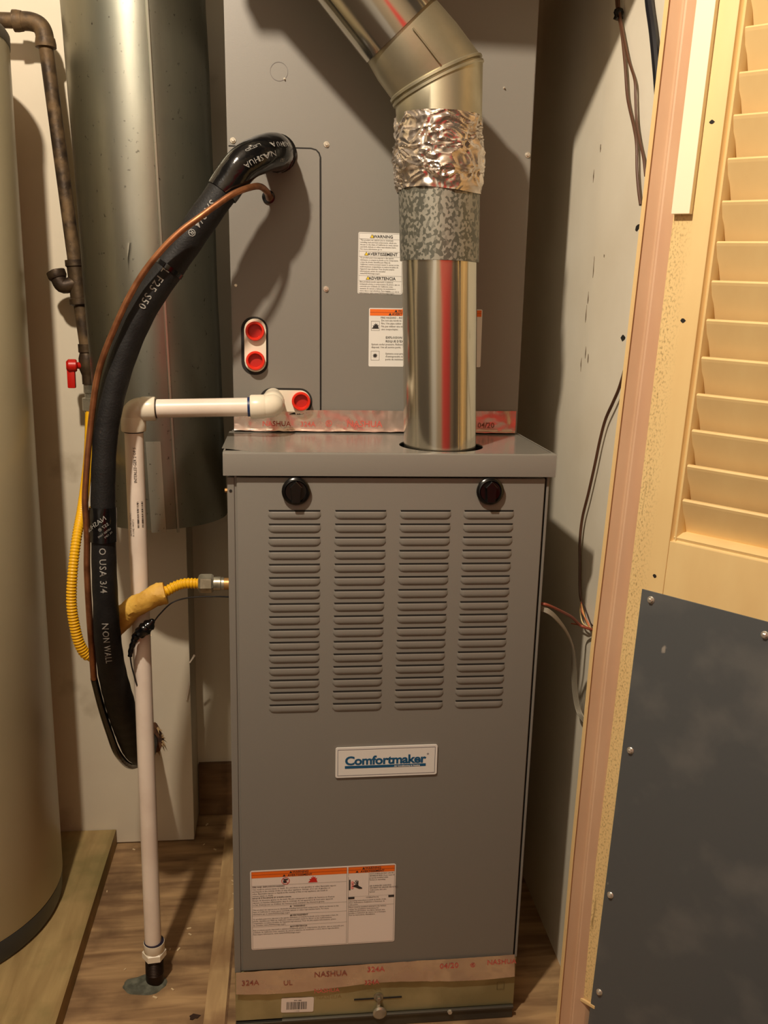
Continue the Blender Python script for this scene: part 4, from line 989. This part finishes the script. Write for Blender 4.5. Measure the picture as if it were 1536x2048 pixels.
# ============================================================ ROUND DUCT
du = thing('air_duct', 'wide round galvanised air duct hanging against the left wall', 'duct', aY(325, 1030, .4))
YD = .395
def dc(px, py): return aY(px, py, YD)
c_top = dc(266, -30); c_bot = dc(333, 1030); rD = .1125; dd = (c_top-c_bot).normalized()
bm = BM(); n = 72; R = []
ctop2 = c_top+dd*.25; LD = (ctop2-c_bot).length
for j in range(25):
    v = j/24; c = c_bot.lerp(ctop2, v); rr_ = .108+.005*v; R.append([])
    for k in range(n):
        a = 2*pi*k/n; x, y = frame_of(dd)
        dent = .002*noise.noise(Vector((cos(a)*2, sin(a)*2, v*7)))
        R[-1].append(c+(x*cos(a)+y*sin(a))*(rr_+dent))
rings(bm, R, cap=False); 
sol = [f for f in bm.faces]; bmesh.ops.solidify(bm, geom=sol, thickness=.001)
mesh('duct_pipe', bm, M_duct, du, True)
bm = BM(); x, y = frame_of(dd); vd = (CAM-c_bot); vd = (vd-dd*vd.dot(dd)).normalized(); sd = dd.cross(vd)
if sd.x < 0: sd = -sd
aS = .16
for off, ht in ((0, .0016), (.012, .001)):
    dr = (vd*cos(aS+off/.11*0)+sd*sin(aS)).normalized(); tg = dd.cross(dr).normalized()
    if off == 0: rings(bm, [[c+dr*(rr_-.001)+tg*w1, c+dr*(rr_+ht)+tg*w1*.7, c+dr*(rr_+ht)-tg*w1*.7, c+dr*(rr_-.001)-tg*w1] for c, rr_, w1 in ((c_bot-dd*.006, .110, .0022), (ctop2, .1145, .0022))])
mesh('duct_seam', bm, M_duct, du, True)
bm = BM(); # lap tongue at the bottom beside the seam
g0 = c_bot+vd*.1095; rings(bm, [[g0+sd*(-.026+i*.006)+dd*z-vd*(.0002+((-.026+i*.006)**2)*4.5)+vd*.0015 for i in range(5)] for z in (.15, .05, -.004)], cap=False, closed=False); mesh('lap_strip', bm, M_duct, du, True)

# ============================================================ WATER HEATER
TC = Vector((-.785, .285, .0365)); RTK = .23; ZTK = aY(8, 78, .3).z+.005
wh = thing('water_heater', 'large cream enamelled water heater tank at the left edge', 'water heater', TC)
bm = BM(); lathe(bm, TC, Z, [(.045, RTK-.001), (.047, RTK), (ZTK-.035, RTK), (ZTK-.03, RTK-.001)], 96, cap=False); mesh('tank_jacket', bm, M_tank, wh, True)
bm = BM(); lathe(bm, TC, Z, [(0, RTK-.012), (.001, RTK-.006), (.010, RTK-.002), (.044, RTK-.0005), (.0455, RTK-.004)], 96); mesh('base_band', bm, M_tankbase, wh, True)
bm = BM(); lathe(bm, TC, Z, [(ZTK-.045, RTK+.001), (ZTK-.03, RTK+.0015), (ZTK-.026, RTK-.001), (ZTK-.02, RTK-.02), (ZTK-.017, .001)], 96); mesh('top_cap', bm, mat('tank_cap_dark', (92, 86, 74), .5), wh, True)
bm = BM(); va = (CAM-TC); va.z = 0; va.normalize(); vs = Vector((-va.y, va.x, 0))
# board under the heater
bx = aZ(172, 1850, .036).x; by = aZ(230, 1660, .036).y
bd = mesh('plywood_board', box(BM(), (-1.12, -.05-.02, .0002), (bx, YC-.002, .036), .0012), M_board)
bm_me = bd.data
for v in bm_me.vertices:
    if v.co.x > -.8: v.co.x = bx + (aZ(230, 1660, .036).x-bx)*((v.co.y-.3)/.25)*.5
tag(bd, 'mossy plywood board lying on the floor under the water heater', 'board')

# ============================================================ WIRES, RIGHT SIDE
def wire(name, pts, X0, m, label, cat, r=.0016, parent=None, pn='wire', n=8):
    rows = []
    for p in pts:
        v = aX(p[0], p[1], X0+(p[2] if len(p) > 2 else 0)); rows.append([v.x, v.y, v.z])
    Q = [Vector(x) for x in catmull(rows, n)]
    if parent is None: parent = thing(name, label, cat, Q[0])
    bm = BM(); sweep(bm, Q, r, 8); mesh(pn, bm, m, parent, True); return parent
XW = XR-.008
tw = wire('thermostat_wires', [(1231, -60), (1233, 0), (1236, 30), (1242, 55), (1250, 130), (1255, 195), (1268, 255), (1273, 290), (1274, 340), (1277, 380), (1281, 410)], XW, M_wirebr, 'pair of thin brown wires tied together hanging down the right wall', 'wire', .0021)
wire('', [(1239, -60), (1238, 0), (1240, 30), (1245, 60), (1256, 115), (1269, 158), (1271, 195), (1273, 240), (1279, 280), (1287, 316), (1291, 352)], XW, M_wirebr, '', '', .0019, tw)
tie = aX(1237, 28, XW); bm = BM(); lathe(bm, tie-Z*.008, Z, [(0, .003), (.002, .007), (.006, .0055), (.010, .0072), (.014, .006), (.016, .003)], 14); mesh('wire_clip', bm, M_black, tw, True)
bc = wire('black_cable', [(1295, -60), (1298, 0), (1306, 60), (1312, 120), (1316, 170), (1320, 240)], XW, M_wireblk, 'black round cable hanging beside the door jamb at the top', 'cable', .0058)
cw_ = wire('control_cable', [(1255, 720), (1239, 774), (1226, 805), (1211, 839), (1200, 880), (1190, 928), (1177, 986), (1165, 1035), (1160, 1080), (1160, 1130), (1160, 1181), (1163, 1203)], XW, M_wirebr, 'brown cable splaying into thin coloured wires low on the right wall', 'wire', .0024, pn='sheath')
for col, nm, pts in (((214, 120, 84), 'red_wire', [(1163, 1203), (1163, 1220), (1170, 1235), (1178, 1250), (1172, 1256), (1158, 1250), (1143, 1247)]), ((230, 205, 150), 'pale_wire', [(1163, 1203), (1160, 1222), (1165, 1245), (1176, 1254), (1184, 1262), (1196, 1268)]),
                     ((60, 44, 40), 'dark_wire', [(1164, 1203), (1170, 1215), (1177, 1236), (1184, 1250), (1198, 1258)]), ((216, 160, 96), 'orange_wire', [(1162, 1205), (1166, 1222), (1172, 1240), (1181, 1256), (1198, 1262)])):
    wire('', pts, XW-.002, mat(nm, col, .5), '', '', .0011, cw_, nm)
def wmix(name, pts, m, label, cat, r, parent=None, pn='wire'):
    Q = [Vector(x) for x in catmull([list(aX(p[0], p[1], p[2])) for p in pts], 8)]
    if parent is None: parent = thing(name, label, cat, Q[0])
    bm = BM(); sweep(bm, Q, r, 8); mesh(pn, bm, m, parent, True); return parent
rw = wmix('red_lead', [(1079, 1207, .2250), (1092, 1209, .232), (1115, 1219, .255), (1143, 1234, .29), (1160, 1250, .312), (1180, 1258, .322), (1200, 1262, .324)], mat('red_brown_wire', (150, 76, 56), .5), 'reddish wire running from the furnace side to the jamb', 'wire', .0022)
gc = None
for k in range(4):
    o_ = k*2.6
    gc_ = wmix('grey_ribbon_cable', [(1078, 1212+o_, .2248), (1095, 1218+o_, .235), (1112, 1232+o_, .25), (1132, 1260+o_*.6, .272), (1147-o_*.3, 1296, .29), (1152-o_, 1340, .303), (1154-o_, 1385, .312), (1162-o_, 1424, .32), (1180-o_, 1450, .325)], mat('grey_cable', (150, 142, 126), .5), 'grey multi-strand cable drooping from the furnace side to the wall', 'cable', .0014, gc, 'strand'); gc = gc_

# ============================================================ FLOOR DEBRIS
bm = BM()
for px, py in [(470, 1722), (468, 1752), (465, 1763), (468, 1790), (414, 1650), (214, 1784), (340, 1900), (357, 1900), (310, 1996), (345, 1980), (462, 1820), (430, 1700), (380, 1870), (268, 1700), (378, 1858), (408, 1690), (466, 1770), (250, 1940)]:
    p = aZ(px, py, 0); s = random.uniform(.0026, .0055); a = random.uniform(0, pi)
    if p.x > -.228: p.x = -.229
    t = bmesh.new(); bmesh.ops.create_cube(t, size=1)
    for v in t.verts: v.co = Vector((v.co.x*s*1.6, v.co.y*s*.6, v.co.z*.0016))
    join(bm, t, 0, Matrix.Translation(p+Vector((0, 0, .0012))) @ Matrix.Rotation(a, 4, 'Z'))
tag(mesh('wood_chips', bm, M_chip), 'tiny pale chips scattered on the plywood floor', 'debris', kind='stuff')
bm = BM(); p = aZ(388, 2034, 0)
prism(bm, [(p.x+.012*cos(2*pi*k/11)*random.uniform(.4, 1.1), p.y+.007*sin(2*pi*k/11)*random.uniform(.4, 1.1)) for k in range(11)], 'z', .0002, .0012)
mesh('gouge', bm, mat('floor_gouge', (52, 32, 20), .9), fl)

# ============================================================ HALL BEHIND THE CAMERA (seen only as reflections)
cl = thing('pendant_bulb', 'bare light bulb hanging on a cord outside the closet, above the camera', 'lamp', (LAMP.x, LAMP.y, ZC))
bm = BM(); lathe(bm, (LAMP.x, LAMP.y, ZC-.0005), -Z, [(0, .05), (.02, .05), (.03, .03)], 32); mesh('ceiling_rose', bm, M_white, cl, True)
bm = BM(); cyl(bm, (LAMP.x, LAMP.y, ZC-.02), (LAMP.x, LAMP.y, LAMP.z+.12), .003, seg=8); mesh('cord', bm, M_wireblk, cl, True)
bm = BM(); lathe(bm, (LAMP.x, LAMP.y, LAMP.z+.13), -Z, [(0, .008), (.01, .018), (.05, .02), (.055, .016)], 24); mesh('socket', bm, M_black, cl, True)
bm = BM(); lathe(bm, (LAMP.x, LAMP.y, LAMP.z+.078), -Z, [(0, .012), (.02, .022), (.028, .027), (.036, .024), (.040, .010), (.041, .001)], 24); mesh('bulb', bm, mat('bulb_glass', (255, 226, 180), .4, emit=6.0), cl, True)
M_redstandin = mat('red_cloth', (222, 40, 40), .85)
rb = thing('red_reflection_blanket', 'unseen red blanket added on the hall wall for its red reflection in the vent pipe', 'blanket', (.45, -1.72, 1.4))  # added stand-in for red clothing behind the camera, reflected in the pipe
bm = BM(); R = []
for z, dy in ((.42, .02), (.6, .022), (1.0, .02), (1.4, .012), (1.425, .008)):
    R.append([Vector((.0+.9*k/60, -1.755+dy*sin(k*.9)+(.0), z)) for k in range(61)] + [Vector((.0+.9*k/60, -1.763+dy*sin(k*.9), z)) for k in range(60, -1, -1)])
rings(bm, R); mesh('cloth', bm, M_redstandin, rb, True)
bm = BM(); cyl(bm, (-.04, -1.76, 1.43), (.94, -1.76, 1.43), .012, seg=16); cyl(bm, (-.02, -1.80, 1.43), (-.02, -1.76, 1.43), .008, seg=12); mesh('rail', bm, M_zinc, rb, True)
bm = BM(); box(bm, (-1.28, -1.80, -.02), (-.62, -1.775, 2.02), .003); d1 = tag(mesh('reflection_door', bm, mat('reflection_door_white', (226, 228, 232), .4)), kind='structure')  # unseen white door added for the pale streak reflected in the vent pipe
for z0_, z1_ in ((.15, .85), (1.0, 1.85)):
    bm = BM(); box(bm, (-1.18, -1.777, z0_), (-.72, -1.768, z1_), .004); mesh('door_panel', bm, MATS['reflection_door_white'], d1)

bm = BM()
for px, py, dx, dz in ((378, 1325, .014, .018), (372, 1400, .010, .040)):
    a = aY(px, py, YC-.002); bm.faces.new([bm.verts.new(v) for v in (a, a+Vector((.0025, -.004, 0)), a+Vector((dx, -.008, dz)), a+Vector((dx-.003, -.006, dz+.002)))])
mesh('peeling_paint', bm, M_pvc, bpy.data.objects['wall_back_left'])
